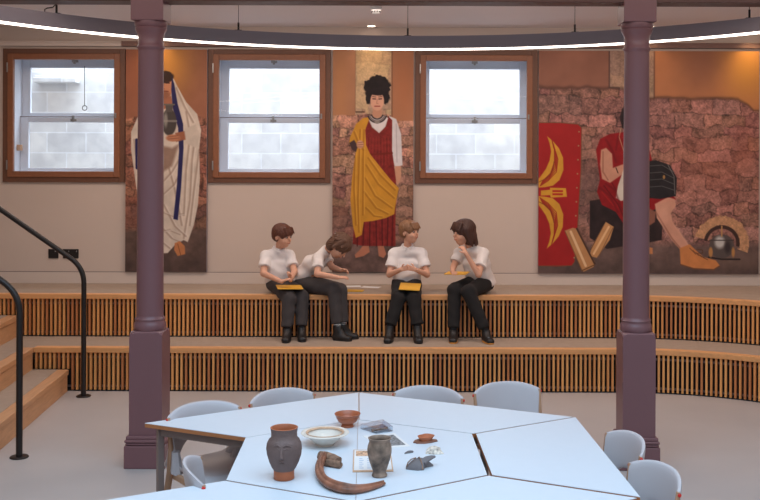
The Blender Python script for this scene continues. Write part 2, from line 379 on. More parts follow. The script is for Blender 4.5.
# wall sockets
for (a, b), lb, n in (((49, 59), 'narrow dark wall socket, left one of a pair behind the handrail', 1), ((63.5, 79), 'wide dark double socket on wall, right one of a pair behind the handrail', 2)):
    x0, x1 = wx(a), wx(b); r = empty('wall_socket', ((x0+x1)/2, WY, wz(259.5))); tag(r, lb, 'socket'); hw = (x1-x0)/2
    MB().box(-hw, hw, -.014, 0, 0, .108).build('plate', M['blackmetal'], r, bevel=.004)
    for k in range(n):
        cx = (k-(n-1)/2)*hw
        MB().box(cx-.004, cx+.004, -.0155, -.013, .06, .075).box(cx-.018, cx-.01, -.0155, -.013, .04, .046).box(cx+.01, cx+.018, -.0155, -.013, .04, .046).build('socket_holes', M['void'], r)
        MB().box(cx+.02, cx+.03, -.02, -.013, .075, .09).build('switch', M['chrome'], r, bevel=.002)

# ------------------------------------------------------------------ seating tiers
CXc, CYc, R1, R2 = 2.05, 7.86, 2.14, 2.78
T1, T2 = .437, .890
XC2 = 5.6
def curve(R, off, xl, step=.05):
    """front line of a tier offset inwards by off: straight part then the arc to the right"""
    pts = [(xl, CYc+R+off), (CXc, CYc+R+off)]
    k = 1
    while True:
        a = k*.02
        x, y = CXc+(R+off)*math.sin(a), CYc+(R+off)*math.cos(a)
        if a > 1.35: break
        pts.append((x, y)); k += 1
    return pts
def strip(m, R, o0, o1, z0, z1, xl, mi=0):
    A = curve(R, o0, xl); B = curve(R, o1, xl) if o1 is not None else [(x, WY-.02) for x, y in A]; n = min(len(A), len(B)); v = []
    for p, q in zip(A[:n], B[:n]): v += [(p[0], p[1], z0), (q[0], q[1], z0), (q[0], q[1], z1), (p[0], p[1], z1)]
    f = [(4*i+k, 4*i+(k+1) % 4, 4*i+4+(k+1) % 4, 4*i+4+k) for i in range(n-1) for k in range(4)]
    f += [(0, 3, 2, 1), tuple(4*(n-1)+k for k in range(4))]
    m.add(v, f, mi)
DIR = Vector((-.093, 1, 0)).normalized()      # stair edges run this way
def stepx(k, y): return -3.475-.35*k-.093*(y-10.0)
def tier(name, R, base, top, xl, depth, label, xs0, zlow):
    root = empty(name, (0, 0, 0)); tag(root, label, 'bench', 'stepped seating tiers')
    m = MB(); strip(m, R, .10, depth, top-.05, top, xl); m.build('tread', M['tread'], root)
    m = MB(); strip(m, R, 0, .10, top-.052, top+.001, xl); m.build('nosing', M['oakx'], root, bevel=.006)
    m = MB(); strip(m, R, .075, .095, base, top-.05, xl); strip(m, R, .02, .075, base, base+.012, xl); strip(m, R, .06, .074, top-.115, top-.095, xl, 1); strip(m, R, .06, .074, base+.03, base+.05, xl, 1); m.build('backing', [M['void'], M['taupe']], root)
    # slats
    m = MB(); L = []
    x = xl+.02; 
    while x < CXc: L.append((x, CYc+R+.03, 0)); x += .0455
    a = (x-CXc)/R
    while a < 1.3: L.append((CXc+(R+.03)*math.sin(a), CYc+(R+.03)*math.cos(a), -a)); a += .0455/R
    for (sx, sy, rz) in L:
        zb = base+.012
        if sx < xs0: zb = zlow+.0
        m.box(sx-.0105, sx+.0105, sy-.008, sy+.032, zb, top-.051, random.choice((0, 0, 1, 1, 2)), rz=rz)
    m.build('slat_screen', M['slats'], root)
    return root
tier('seating_tier', R1, 0, T1, -3.83, .75, 'lower oak slatted seating tier that the children rest their feet on', -3.475, T1/2+.001)
tier('seating_tier', R2, T1, T2, -5.6, None, 'upper oak slatted seating tier that the children sit on', -4.24, (T1+T2)/2+.001)

# stairs
MB_land = None
root = empty('staircase', (0, 0, 0)); tag(root, 'short oak edged staircase with grey treads climbing left beside the tiers', 'staircase')
YE = {0: 9.995, 1: 10.0, 2: 10.635, 3: 10.635}
for k in range(4):
    z = (T1/2, T1, (T1+T2)/2, T2)[k]; zb_ = (0, T1/2, T1, (T1+T2)/2)[k]; y1 = YE[k]+(0 if k in (0, 2) else 0); y0 = 5.2
    
    def q(o, y): return (stepx(k, y)-o, y)
    back = .36
    y1b = y1
    MB().prism([q(.11, y0), q(.11, y1), q(.45, y1) if k < 3 else (-6.3, y1), q(.45, y0) if k < 3 else (-6.3, y0)], z-.05, z).build('tread', M['tread'], root)
    MB().prism([q(0, y0), q(0, y1), q(.11, y1), q(.11, y0)], z-.052, z+.001).build('nosing', M['oaky'], root, bevel=.006)
    MB().prism([q(.012, y0), q(.012, y1), q(.05, y1), q(.05, y0)], zb_, z-.058).build('riser', M['oaky'], root)
MB().prism([(stepx(0, 5.2)-.012, 5.2), (stepx(0, 5.2)-.012, 5.24), (-6.3, 5.24), (-6.3, 5.2)], 0, .17).build('end_panel', M['oaky'], root)
MB().prism([(-3.83, 10.0), (-3.83, 10.70), (-5.0, 10.70), (-5.0, 10.0)], T1-.05, T1-.001).build('landing', M['tread'], root)
def handrail(px, foot_y, corner_y, label):
    f = onz(px, foot_y, 0); r = empty('handrail', f); tag(r, label, 'handrail', 'black tubular stair handrails')
    zc = P(px, corner_y, f.y).z; pts = [(0, 0, .01), (0, 0, .4), (0, 0, .8)]
    sl_ = .69; d = Vector((-1, 0, sl_)).normalized(); rad = .16
    p0 = Vector((0, 0, zc-rad)); p2 = Vector((0, 0, zc))+d*rad; c = Vector((0, 0, zc))
    for i in range(13): t = i/12; pts.append(tuple(p0*(1-t)**2+c*2*t*(1-t)+p2*t*t))
    e = c+d*3.0; pts.append(tuple(e)); pts.append(tuple(e+Vector((-.4, 0, 0.02))))
    MB().tube(pts, .0245, 16, up=(0, 1, 0)).build('rail', M['blackmetal'], r, smooth=True, angle=60)
    MB().lathe([(.07, 0), (.07, .008), (.066, .012), (.026, .012)], 32).build('foot_plate', M['blackmetal'], r, smooth=True, angle=30)
    # far post up on the landing
    ex = e.x; MB().tube([(ex+.3, 0, .9), (ex+.3, 0, e.z-.2)], .0245, 12).build('post', M['blackmetal'], r, smooth=True)
handrail(19.2, 457.5, 293.5, 'black bent tube handrail standing on the floor beside the lowest step, nearest the camera')
handrail(83.5, 396.5, 267.5, 'black bent tube handrail standing by the lower tier slats under the wall sockets')

# ------------------------------------------------------------------ posters (flat prints)
PIX = 2.5
def s2l(c): c = np.clip(c, 0, 1); return np.where(c <= .04045, c/12.92, ((c+.055)/1.055)**2.4)
def vnoise(h, w, sx, sy, rng):
    gh, gw = int(h/sy)+3, int(w/sx)+3; g = rng.random((gh, gw)); y = np.arange(h)/sy; x = np.arange(w)/sx
    yi, xi = y.astype(int), x.astype(int); fy, fx = y-yi, x-xi; fy = fy*fy*(3-2*fy); fx = fx*fx*(3-2*fx)
    a = g[yi][:, xi]; b = g[yi][:, xi+1]; c = g[yi+1][:, xi]; d = g[yi+1][:, xi+1]; fx = fx[None]; fy = fy[:, None]
    return (a*(1-fx)+b*fx)*(1-fy)+(c*(1-fx)+d*fx)*fy
class Canvas:
    def __init__(s, x0, y0, x1, y1, seed):
        s.x0, s.y0, s.x1, s.y1 = x0, y0, x1, y1; s.w = int((x1-x0)*PIX)+1; s.h = int((y1-y0)*PIX)+1
        s.X, s.Y = np.meshgrid(x0+np.arange(s.w)/PIX, y0+np.arange(s.h)/PIX); s.c = np.zeros((s.h, s.w, 3)); s.dy = ROLL*((x0+x1)/2-PX); s.r = np.random.default_rng(seed)
    def n(s, a, b=None): return vnoise(s.h, s.w, a*PIX, (b or a)*PIX, s.r)
    def fbm(s, a, b=None): b = b or a; return (s.n(a, b)*.5+s.n(a/2, b/2)*.27+s.n(a/4, b/4)*.15+s.n(max(a/8, .4), max(b/8, .4))*.08)
    def put(s, mask, col, tex=.06, sc=6):
        col = np.array(col)/255.; mask = np.clip(mask, 0, 1)[..., None]
        t = 1+(s.fbm(sc)-.5)[..., None]*2*tex; s.c = s.c*(1-mask)+col*t*mask
    def polym(s, pts, soft=.35, wob=0):
        pts = np.array(pts, float); X, Y = s.X, s.Y
        if wob: X = X+(s.n(3)-.5)*wob; Y = Y+(s.n(3)-.5)*wob
        ins = np.zeros(X.shape, bool); dist = np.full(X.shape, 1e9); n = len(pts)
        for i in range(n):
            (ax, ay), (bx, by) = pts[i], pts[(i+1) % n]
            if ay != by: ins ^= ((ay > Y) != (by > Y)) & (X < (bx-ax)*(Y-ay)/(by-ay)+ax)
            dx, dy = bx-ax, by-ay; t = np.clip(((X-ax)*dx+(Y-ay)*dy)/(dx*dx+dy*dy+1e-9), 0, 1)
            dist = np.minimum(dist, np.hypot(X-ax-t*dx, Y-ay-t*dy))
        return np.clip(.5+np.where(ins, dist, -dist)/(2*soft), 0, 1)
    def poly(s, pts, col, soft=.35, tex=.06, wob=0, sc=6): s.put(s.polym(pts, soft, wob), col, tex, sc)
    def ell(s, cx, cy, rx, ry, col, soft=.2, tex=.05, wob=0):
        X = s.X+((s.n(2)-.5)*wob if wob else 0); Y = s.Y+((s.n(2)-.5)*wob if wob else 0)
        d = np.hypot((X-cx)/rx, (Y-cy)/ry); s.put(np.clip((1-d)*min(rx, ry)/soft/2+.5, 0, 1), col, tex)
    def line(s, pts, wd, col, a=1, soft=.3):
        dist = np.full(s.X.shape, 1e9)
        for (ax, ay), (bx, by) in zip(pts[:-1], pts[1:]):
            dx, dy = bx-ax, by-ay; t = np.clip(((s.X-ax)*dx+(s.Y-ay)*dy)/(dx*dx+dy*dy+1e-9), 0, 1)
            dist = np.minimum(dist, np.hypot(s.X-ax-t*dx, s.Y-ay-t*dy))
        s.put(np.clip((wd/2-dist)/(2*soft)+.5, 0, 1)*a, col, .03)
    def blob(s, cx, cy, rx, ry, col, a=1):
        d = ((s.X-cx)/rx)**2+((s.Y-cy)/ry)**2; s.put(np.exp(-d)*a, col, 0)
    def stones(s, mask, base, rowh, bw, dark=.42, vary=.16, seed=1, tex=1.0):
        r = np.random.default_rng(seed); X = s.X+(s.n(7)-.5)*3.0+(s.n(1.6)-.5)*1.6; Y = s.Y+(s.n(9)-.5)*rowh*.55+(s.n(1.6)-.5)*1.6
        y = s.y0-5; acc = np.zeros(s.X.shape); edge = np.full(s.X.shape, 9.); tint = np.zeros(s.X.shape+(3,))
        while y < s.y1+5:
            hh = rowh*r.uniform(.7, 1.3); inrow = (Y >= y) & (Y < y+hh); x = s.x0-10*r.random()
            while x < s.x1+5:
                ww = bw*r.uniform(.5, 1.5); m = inrow & (X >= x) & (X < x+ww)
                acc[m] = r.uniform(-1, 1); tint[m] = r.uniform(-.5, .5, 3)*.07
                e = np.minimum(np.minimum(X-x, x+ww-X), np.minimum(Y-y, y+hh-Y)); edge[m] = e[m]; x += ww
            y += hh
        jt = np.clip(edge/(.5+1.2*s.n(4)), 0, 1); f = s.fbm(5); f2 = s.n(1.2)
        v = (1+acc*vary+((f-.5)*.62+(f2-.5)*.34)*tex)*(1-dark*(1-jt)*np.clip(s.n(6)*1.8-.1, .15, 1)); c = np.array(base)/255.*(v[..., None]+tint)
        m = np.clip(mask, 0, 1)[..., None]; s.c = s.c*(1-m)+c*m
    def folds(s, mask, lines, wd, a, col):
        for l in lines:
            keep = s.c.copy(); s.line(l, wd, col, a, soft=wd/3); s.c = keep*(1-mask[..., None])+s.c*mask[..., None]
    def mesh(s, parent, yloc, gain=1.0):
        h, w_ = s.h, s.w; xs = (s.X-PX)*yloc/F; zs = CH-(s.Y-s.dy-PY)*yloc/F
        v = np.stack([xs, np.full(xs.shape, yloc), zs], -1).reshape(-1, 3)
        idx = np.arange(h*w_).reshape(h, w_); q = np.stack([idx[:-1, :-1], idx[1:, :-1], idx[1:, 1:], idx[:-1, 1:]], -1).reshape(-1, 4)
        me = fastmesh('printed_face', v, q); at = me.color_attributes.new('print', 'FLOAT_COLOR', 'POINT')
        c = np.ones((h*w_, 4), np.float32); c[:, :3] = np.clip(s2l(s.c.reshape(-1, 3))*gain, 0, .95); at.data.foreach_set('color', c.ravel())
        m = bpy.data.materials.new('poster_print'); m.use_nodes = True; n = m.node_tree; b = n.nodes['Principled BSDF']
        a = n.nodes.new('ShaderNodeVertexColor'); a.layer_name = 'print'; n.links.new(a.outputs[0], b.inputs['Base Color']); b.inputs['Roughness'].default_value = .55
        b.inputs['Specular IOR Level'].default_value = .25
        me.materials.append(m); o = bpy.data.objects.new('printed_face', me); COL.objects.link(o); o.parent = parent; return o
def fastmesh(name, v, q):
    me = bpy.data.meshes.new(name); me.vertices.add(len(v)); me.vertices.foreach_set('co', np.asarray(v, np.float32).ravel())
    me.loops.add(len(q)*4); me.loops.foreach_set('vertex_index', np.asarray(q, np.int32).ravel())
    me.polygons.add(len(q)); me.polygons.foreach_set('loop_start', np.arange(0, len(q)*4, 4, dtype=np.int32))
    me.update(calc_edges=True); me.validate(); return me
PG = 1.0
def poster(cv, label):
    r = empty('poster', (0, 0, 0)); tag(r, label, 'poster', 'tall photographic posters on the back wall')
    x0, x1, z0, z1 = [wx(cv.x0), wx(cv.x1), wz(cv.y1-cv.dy), wz(cv.y0-cv.dy)]
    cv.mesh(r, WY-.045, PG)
    k = (WY-.045)/WY
    MB().box(x0*k, x1*k, WY-.0445, WY-.001, CH-(CH-z0)*k, CH-(CH-z1)*k).build('backing_board', M['ringmetal'], r)
    return r
# --- man in a toga
c = Canvas(125.5, 49.5, 207, 272, 3)
c.put(np.ones(c.X.shape), (154, 100, 76), .16, 30)
c.blob(168, 62, 24, 34, (206, 146, 62), .75); c.blob(132, 70, 14, 40, (160, 92, 66), .5)  # yellow blob paints the downlight's glow into the print
c.stones(np.clip((c.Y-(114+5*c.n(14)))/2, 0, 1), (150, 98, 80), 11, 18, seed=4)
c.stones(np.clip((c.Y-180)/60, 0, 1)*.8, (112, 82, 70), 11, 18, seed=4)
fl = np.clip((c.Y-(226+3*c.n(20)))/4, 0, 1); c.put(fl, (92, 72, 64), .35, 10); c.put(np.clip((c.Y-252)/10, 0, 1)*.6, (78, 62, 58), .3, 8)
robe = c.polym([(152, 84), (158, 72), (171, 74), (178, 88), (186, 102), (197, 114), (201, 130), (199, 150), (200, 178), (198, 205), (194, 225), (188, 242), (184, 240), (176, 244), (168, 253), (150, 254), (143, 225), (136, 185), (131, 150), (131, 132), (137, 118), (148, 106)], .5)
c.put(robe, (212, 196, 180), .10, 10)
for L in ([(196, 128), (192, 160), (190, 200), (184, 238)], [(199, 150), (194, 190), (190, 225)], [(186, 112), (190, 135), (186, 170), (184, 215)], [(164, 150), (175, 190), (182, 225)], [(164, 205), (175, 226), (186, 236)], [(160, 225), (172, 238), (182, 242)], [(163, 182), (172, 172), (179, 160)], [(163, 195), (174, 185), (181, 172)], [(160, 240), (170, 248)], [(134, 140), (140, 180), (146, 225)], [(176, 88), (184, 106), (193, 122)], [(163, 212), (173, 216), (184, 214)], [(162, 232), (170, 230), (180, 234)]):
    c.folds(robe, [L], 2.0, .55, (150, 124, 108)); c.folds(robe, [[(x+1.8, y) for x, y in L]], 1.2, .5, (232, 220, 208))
c.poly([(163, 146), (172, 148), (179, 144), (172, 166), (163, 172)], (150, 122, 106), 1.5)
c.ell(163.5, 86, 9.2, 13, (196, 134, 100), .5); c.ell(164, 77, 9.4, 6, (58, 38, 30), .6, wob=1); c.poly([(163, 98), (171, 96), (173, 107), (160, 110)], (168, 108, 82), .6)
c.ell(163.5, 95, 6.5, 4, (150, 98, 74), 1); c.line([(163.5, 91), (168, 91.4)], .9, (120, 60, 50)); c.line([(165.5, 83), (169, 83)], 1.2, (50, 34, 30)); c.line([(158, 83), (161.5, 83)], 1.2, (50, 34, 30)); c.line([(163.2, 84), (162.6, 88.5), (164, 89)], .7, (150, 92, 70))
c.line([(165.3, 81), (169.6, 81.3)], .8, (70, 44, 34))
c.poly([(171.5, 76), (174, 84), (177.5, 104), (183, 124), (183.5, 148), (181, 190), (178, 220), (173.5, 219), (177, 185), (179, 150), (178, 128), (172.5, 108), (171, 90)], (42, 38, 84), .5, .1)
c.line([(136.5, 140), (137, 168)], 3, (42, 38, 84))
c.poly([(175, 133), (184, 131), (193, 131), (192, 139), (183, 140), (176, 142)], (156, 98, 72), .6)
c.poly([(184, 129), (196, 124), (200, 136), (196, 148), (186, 143)], (206, 190, 174), .8)
c.ell(169, 122, 7.4, 13.5, (74, 66, 62), .5); c.poly([(165, 104), (173, 104), (172, 112), (166, 112)], (90, 82, 76), .4); c.line([(163.5, 104.5), (174, 104.5)], 1.6, (110, 102, 94)); c.ell(165.5, 120, 2.0, 7, (140, 134, 126), .8); c.line([(162, 121), (176, 121)], 2.2, (160, 152, 142), .6)
c.ell(173, 138, 7, 3.6, (186, 124, 92), .6); c.line([(168, 137), (178, 135.5)], .6, (120, 74, 54), .8); c.line([(168, 139), (179, 138)], .6, (120, 74, 54), .8)
c.poly([(175, 243), (180, 241), (185, 246), (185.5, 254), (178, 256), (174.5, 250)], (196, 126, 80), .5); c.line([(178, 244), (181, 255)], .6, (120, 70, 44))
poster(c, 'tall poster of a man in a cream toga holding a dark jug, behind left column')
# --- woman in red
c = Canvas(332.5, 49.5, 413.5, 272, 5)
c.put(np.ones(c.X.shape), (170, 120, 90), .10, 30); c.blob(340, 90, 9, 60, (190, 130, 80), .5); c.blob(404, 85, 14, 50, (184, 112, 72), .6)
c.stones(((c.X > 355) & (c.X < 391.5) & (c.Y < 116))*1., (190, 158, 126), 22, 40, .15, .05, seed=2, tex=.4)
c.line([(391.8, 49), (391.8, 116)], 1.6, (128, 86, 62), .8); c.line([(355, 49), (355, 112)], 1, (150, 110, 84), .8); c.line([(356, 112), (364, 112)], 1.4, (90, 66, 52))
c.stones(np.clip((c.Y-(113+3*c.n(9)))/1.5, 0, 1)*np.where(c.X > 391, np.clip((c.Y-120)/1.5, 0, 1), 1), (168, 124, 104), 10, 19, seed=9)
c.stones(np.clip((c.Y-170)/70, 0, 1)*.8, (122, 86, 76), 10, 19, seed=9)
c.put(np.clip((c.Y-(236+3*c.n(16)))/6, 0, 1), (104, 82, 76), .35, 8)
c.poly([(389, 116), (396, 119), (401, 134), (402.5, 165), (395, 168), (391, 150), (388, 130)], (216, 208, 208), .5)
c.line([(396, 124), (397, 162)], 1, (176, 164, 166), .7); c.poly([(395, 166), (401, 166), (401, 178), (398, 185), (394.5, 180)], (206, 152, 122), .5)
c.poly([(364, 246), (353, 244), (356, 200), (364, 150), (363, 128), (367, 118), (372, 128), (379, 133), (386, 126), (388, 116), (392, 120), (392, 150), (396, 180), (396, 205), (395, 246)], (126, 38, 34), .4, .22, sc=3)
for x in (358, 364, 370, 376, 382, 388, 393): c.line([(x, 215), (x+random.uniform(-1, 1), 246)], 1.3, (84, 24, 26), .8); c.line([(x+2, 218), (x+2.5, 245)], 1.0, (146, 48, 42), .7)
for k in range(8): c.line([(367+k*3, 136+random.random()*3), (366+k*3.3, 165)], .6, (190, 70, 50), .5)
c.line([(365, 155), (392, 153)], 1.8, (112, 34, 24), .9)
c.poly([(371, 116), (384, 116), (388, 118), (385, 127), (379, 133), (372, 127), (368, 118)], (218, 208, 206), .5)
sh = c.polym([(370, 117), (363, 118), (356, 124), (350, 137), (349, 144), (356, 150), (352, 178), (350.5, 200), (353, 225), (356, 238), (362, 235), (364, 222), (373, 221), (386, 218), (394.5, 214), (396.5, 200), (399, 188), (391, 180), (382, 169), (370, 154), (366, 145), (365, 130)], .4)
c.put(sh, (202, 142, 46), .08, 8)
for L in ([(368, 158), (380, 175), (395, 190)], [(366, 165), (378, 184), (394, 198)], [(365, 178), (375, 196), (392, 208)], [(364, 192), (376, 208), (388, 214)], [(360, 130), (359, 160), (358, 200), (359, 232)], [(355, 150), (354, 190), (356, 225)], [(364, 130), (363, 160), (363, 215)], [(354, 132), (358, 142), (363, 150)], [(366, 208), (374, 216), (382, 217)]):
    c.folds(sh, [L], 1.6, .6, (156, 98, 28)); c.folds(sh, [[(x+1.5, y-1) for x, y in L]], 1.0, .5, (226, 172, 72))
c.poly([(349, 143), (354, 140), (358, 146), (356, 152), (352, 150)], (70, 50, 50), .6); c.ell(360, 144.5, 3.6, 4.2, (206, 150, 120), .5); c.line([(357, 143), (363, 142)], .5, (140, 90, 70)); c.line([(357, 145), (363, 144.5)], .5, (140, 90, 70)); c.line([(357, 147), (363, 147)], .5, (140, 90, 70))
c.poly([(373, 107), (381, 107), (382, 118), (372, 118)], (196, 142, 114), .5)
c.ell(377, 87.5, 13, 12.5, (32, 24, 26), .7, .3, wob=3); c.ell(368.5, 98, 3.2, 6, (32, 24, 26), .6, wob=1.5); c.ell(386, 98, 3.2, 6, (32, 24, 26), .6, wob=1.5)
c.ell(377, 101, 6.8, 9.6, (216, 162, 136), .5); c.ell(377, 92.5, 7, 3.2, (32, 24, 26), .6, wob=1)
for sx in (-1, 1): c.line([(377+sx*1.6, 99), (377+sx*4.4, 98.8)], 1.0, (50, 32, 30)); c.line([(377+sx*1.4, 97), (377+sx*4.8, 96.6)], .6, (70, 44, 38))
c.line([(377, 99), (376.4, 103.4), (378, 103.6)], .6, (176, 120, 98)); c.line([(374.6, 106.2), (379.6, 106.2)], 1.0, (150, 56, 52))
for rr_, cc in ((6, (72, 60, 60)), (8, (120, 108, 104)), (9.6, (64, 52, 54))):
    c.line([(377+rr_*math.sin(t*.2), 113+rr_*math.cos(t*.2)) for t in range(-6, 7)], 1.5, cc)
c.ell(377, 122, 2.6, 1.8, (140, 128, 120), .4)
c.poly([(363, 246), (369, 246), (370, 252), (364, 256), (356, 258), (355, 255), (360, 250)], (182, 118, 92), .5); c.poly([(378, 246), (384, 246), (386.5, 254), (384, 258), (379, 256)], (182, 118, 92), .5)
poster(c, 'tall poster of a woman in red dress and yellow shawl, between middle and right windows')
# --- seated soldier
c = Canvas(538.5, 51, 759, 274, 8)
c.put(np.ones(c.X.shape), (152, 102, 82), .14, 34); gl = (c.X > 654)*1.
c.put(gl*np.ones(c.X.shape), (178, 116, 78), .12, 30); c.blob(746, 66, 26, 34, (214, 150, 66), .85); c.blob(664, 76, 18, 30, (190, 124, 82), .6); c.blob(704, 60, 20, 30, (136, 88, 70), .6)  # yellow blob at the right end is downlight glow put into the print colour
c.stones(((c.X > 609) & (c.X < 654) & (c.Y < 88+10*(c.X > 619)))*1., (160, 126, 106), 40, 30, .1, .04, seed=2, tex=.5); c.line([(609, 51), (609, 88), (619, 88), (619, 98)], 1.6, (92, 66, 60), .8); c.line([(654, 51), (654, 98)], 1.6, (110, 74, 58), .8)
ed = 88+3*(c.n(8)-.5)+np.clip((c.X-622)/10, 0, 1)*10+np.clip((c.X-738)/16, 0, 1)*12
wallm = np.clip((c.Y-ed)/1.2, 0, 1); c.stones(wallm, (150, 105, 94), 13, 22, .42, .16, seed=21)
c.put(np.exp(-((c.Y-ed)/1.8)**2)*.55, (70, 48, 42), .2)
c.blob(700, 165, 40, 30, (176, 104, 80), .35); c.blob(590, 190, 24, 40, (96, 74, 70), .55); c.blob(745, 150, 14, 30, (170, 92, 66), .35)
flm = np.clip((c.Y-(238+4*c.n(18)))/7, 0, 1)*.95; c.put(flm, (100, 80, 74), .35, 12); c.put(np.clip((c.Y-256)/14, 0, 1)*.5, (78, 64, 60), .3, 6)
c.blob(736, 262, 26, 8, (130, 106, 94), .5)
# shield
sh = c.polym([(537, 123), (560, 123), (578, 124.5), (581.5, 128), (581, 170), (578, 225), (575, 262), (572, 266), (556, 267), (537, 266)], .4); c.put(sh, (160, 34, 34), .09, 18)
c.line([(538, 123), (560, 123), (578, 124.5), (581.5, 128), (581, 170), (578, 225), (575, 262), (572, 266), (537, 266.5)], .8, (112, 78, 54), .9)
for sg, y0_, H_ in ((1, 187.5, 51), (-1, 197, 52)):
    W_ = lambda pts: [(x, y0_-sg*h_*H_) for x, h_ in pts]
    c.poly(W_([(538.5, -.01), (545, .0), (553, .03), (559.5, .14), (563.5, .34), (563, .58), (559, .76), (553, .90), (547, 1.0), (549.5, .86), (551, .70), (549.5, .52), (546, .36), (541, .22), (538.5, .16)]), (208, 150, 52), .4)
    for k in range(6):
        t = k/6; c.line(W_([(540+t*3, .02+.02*k), (548+t*3, .12+.03*k), (556.5-t*2.5, .30+.04*k), (558-t*4.5, .55+.045*k), (553.5-t*2.2, .78+.03*k)]), .75, (150, 36, 26), .9, .25)
    c.line(W_([(539, .10), (547, .18), (553, .34), (554, .5)]), .8, (120, 60, 28), .8)
c.poly([(541, 191), (550, 190), (550, 188), (566, 188.5), (567, 197), (551, 198), (550, 195.5), (541, 196)], (214, 156, 52), .4); c.poly([(552.5, 190.5), (563, 190.5), (563, 195.5), (552.5, 195.5)], (176, 40, 30), .4); c.line([(553, 193), (563, 193)], 1.2, (214, 156, 52))
for yy in range(132, 262, 14): c.ell(579-(yy-130)*.035, yy, .8, .8, (160, 132, 96), .3)
# seat box, greaves
c.poly([(590, 201), (602, 199), (649, 204), (663, 214), (662, 240), (640, 244), (607, 249), (590, 238)], (46, 34, 34), .5, .25)
c.poly([(606, 222), (614, 227), (610, 240), (597, 258), (590, 256), (592, 247)], (196, 142, 92), .5); c.line([(609, 227), (594, 254)], 2.0, (232, 190, 140), .9); c.line([(604, 225), (591, 250)], .8, (104, 66, 44), .9); c.line([(613, 228), (599, 257)], .7, (120, 80, 54), .9)
c.poly([(565, 231), (573, 228), (577, 229), (595, 262), (594, 267), (584, 272), (582, 270)], (186, 134, 88), .5); c.line([(571, 232), (586, 266)], 2.4, (232, 194, 150), .9); c.line([(577, 229), (595, 264)], 1.8, (70, 46, 36), .9); c.line([(565, 231), (582, 270)], .8, (120, 80, 50), .9); c.line([(582, 271), (595, 265)], 1.2, (110, 74, 46))
# soldier
c.poly([(596, 150), (600, 139), (610, 134), (625, 132), (645, 134), (652, 160), (650, 205), (625, 226), (616, 212), (602, 205), (597, 192), (600, 180)], (138, 24, 28), .5, .12)
c.line([(604, 186), (618, 204), (626, 222)], 1.4, (98, 16, 20), .8); c.line([(602, 192), (614, 206)], 1.2, (176, 40, 36), .6); c.line([(612, 183), (622, 200)], 1.2, (96, 16, 20), .7)
c.poly([(601, 150), (606, 148), (612, 154), (613, 168), (624, 164), (626, 172), (610, 183), (602, 179), (600, 165)], (196, 142, 118), .6); c.line([(603, 152), (603, 172), (608, 180)], 1.5, (150, 96, 78), .7); c.line([(616, 168), (618, 173)], 1.0, (70, 46, 36))
c.poly([(624, 168), (618, 186), (616, 198), (621, 201), (626, 200), (628, 172)], (206, 194, 180), .5)
c.ell(630, 118, 10, 15, (40, 28, 30), .6, wob=1.5); c.ell(634, 122, 7, 11, (190, 136, 110), .6); c.line([(621, 128), (619, 137), (622, 146), (624, 152)], .8, (190, 160, 120), .8)
c.poly([(649, 196), (672, 194), (676, 199), (668, 206), (658, 208), (649, 212)], (140, 24, 28), .5)
c.poly([(655, 204), (668, 197), (675, 199), (676, 206), (671, 213), (673, 222), (690, 246), (681, 250), (672, 240), (657, 218)], (206, 150, 126), .6); c.line([(656, 212), (672, 238), (681, 249)], 1.8, (156, 104, 86), .7)
c.blob(664, 214, 5, 10, (222, 170, 146), .35); c.line([(676, 226), (688, 244)], 2.2, (222, 170, 146), .4, 1.2)
for L in ([(606, 140), (612, 150), (616, 162)], [(618, 136), (616, 150)], [(600, 188), (610, 196), (618, 212)], [(606, 184), (615, 190), (622, 210)]): c.line(L, 1.8, (96, 16, 22), .55, .8)
c.poly([(649, 208), (656, 212), (655, 222), (649, 226)], (140, 92, 76), .6); c.poly([(649, 247), (653, 248), (653, 254), (649, 254)], (196, 128, 84), .5)
c.poly([(649, 161), (656, 160), (670, 165), (677, 178), (676, 196), (660, 199), (649, 198)], (40, 36, 38), .6, .2); 
for k in range(4): c.line([(650, 166+k*7), (662, 165+k*7), (674, 172+k*6)], .8, (96, 92, 92), .8)
c.line([(668, 165), (674, 176), (675, 194)], .9, (120, 114, 110), .8); c.ell(664, 177, 1.2, 2, (160, 120, 70), .3)
c.poly([(680, 248), (690, 244), (696, 250), (704, 257), (716, 260), (720, 265), (714, 269), (694, 268), (681, 264)], (206, 132, 78), .5); c.line([(681, 264.5), (694, 268.5), (714, 269.5), (720, 266)], 1.2, (120, 76, 52), .9)
for k in range(5): c.line([(690+k*3.2, 248+k*2.2), (696+k*3, 254+k*1.4)], .6, (90, 56, 40), .9)
c.line([(697, 249), (703, 250), (703, 253), (698, 253)], .7, (90, 56, 40), .9)
# helmet
ang = np.arctan2(-(c.Y-243), c.X-722); rad = np.hypot((c.X-722)/1.0, (c.Y-243)); rn = rad+(c.n(1.5)-.5)*2.6
m = np.clip((28-rn)/1.2, 0, 1)*np.clip((rn-17)/1.2, 0, 1)*((ang > -.35) & (ang < 2.9)); c.put(m, (196, 146, 108), .2, 2)
m = np.clip((18.5-rad)/1, 0, 1)*np.clip((rad-14), 0, 1)*((ang > -.2) & (ang < 3.0)); c.put(m, (66, 46, 40), .1)
c.ell(722, 246, 12.5, 12, (92, 80, 76), .5); c.ell(720, 242, 5, 6, (196, 190, 184), 1.6); c.ell(728, 247, 3, 6, (60, 50, 50), 1.4)
c.line([(709, 257), (722, 259), (740, 259)], 1.6, (46, 38, 38)); c.ell(711, 252, 2, 5, (186, 132, 80), .5); c.ell(733.5, 252, 1.6, 5, (186, 132, 80), .5); c.line([(710, 240), (734, 240)], 1.0, (70, 60, 58)); c.line([(722, 226), (722, 236)], 1.4, (186, 140, 90))
poster(c, 'wide poster of a seated soldier in red with shield and crested helmet')

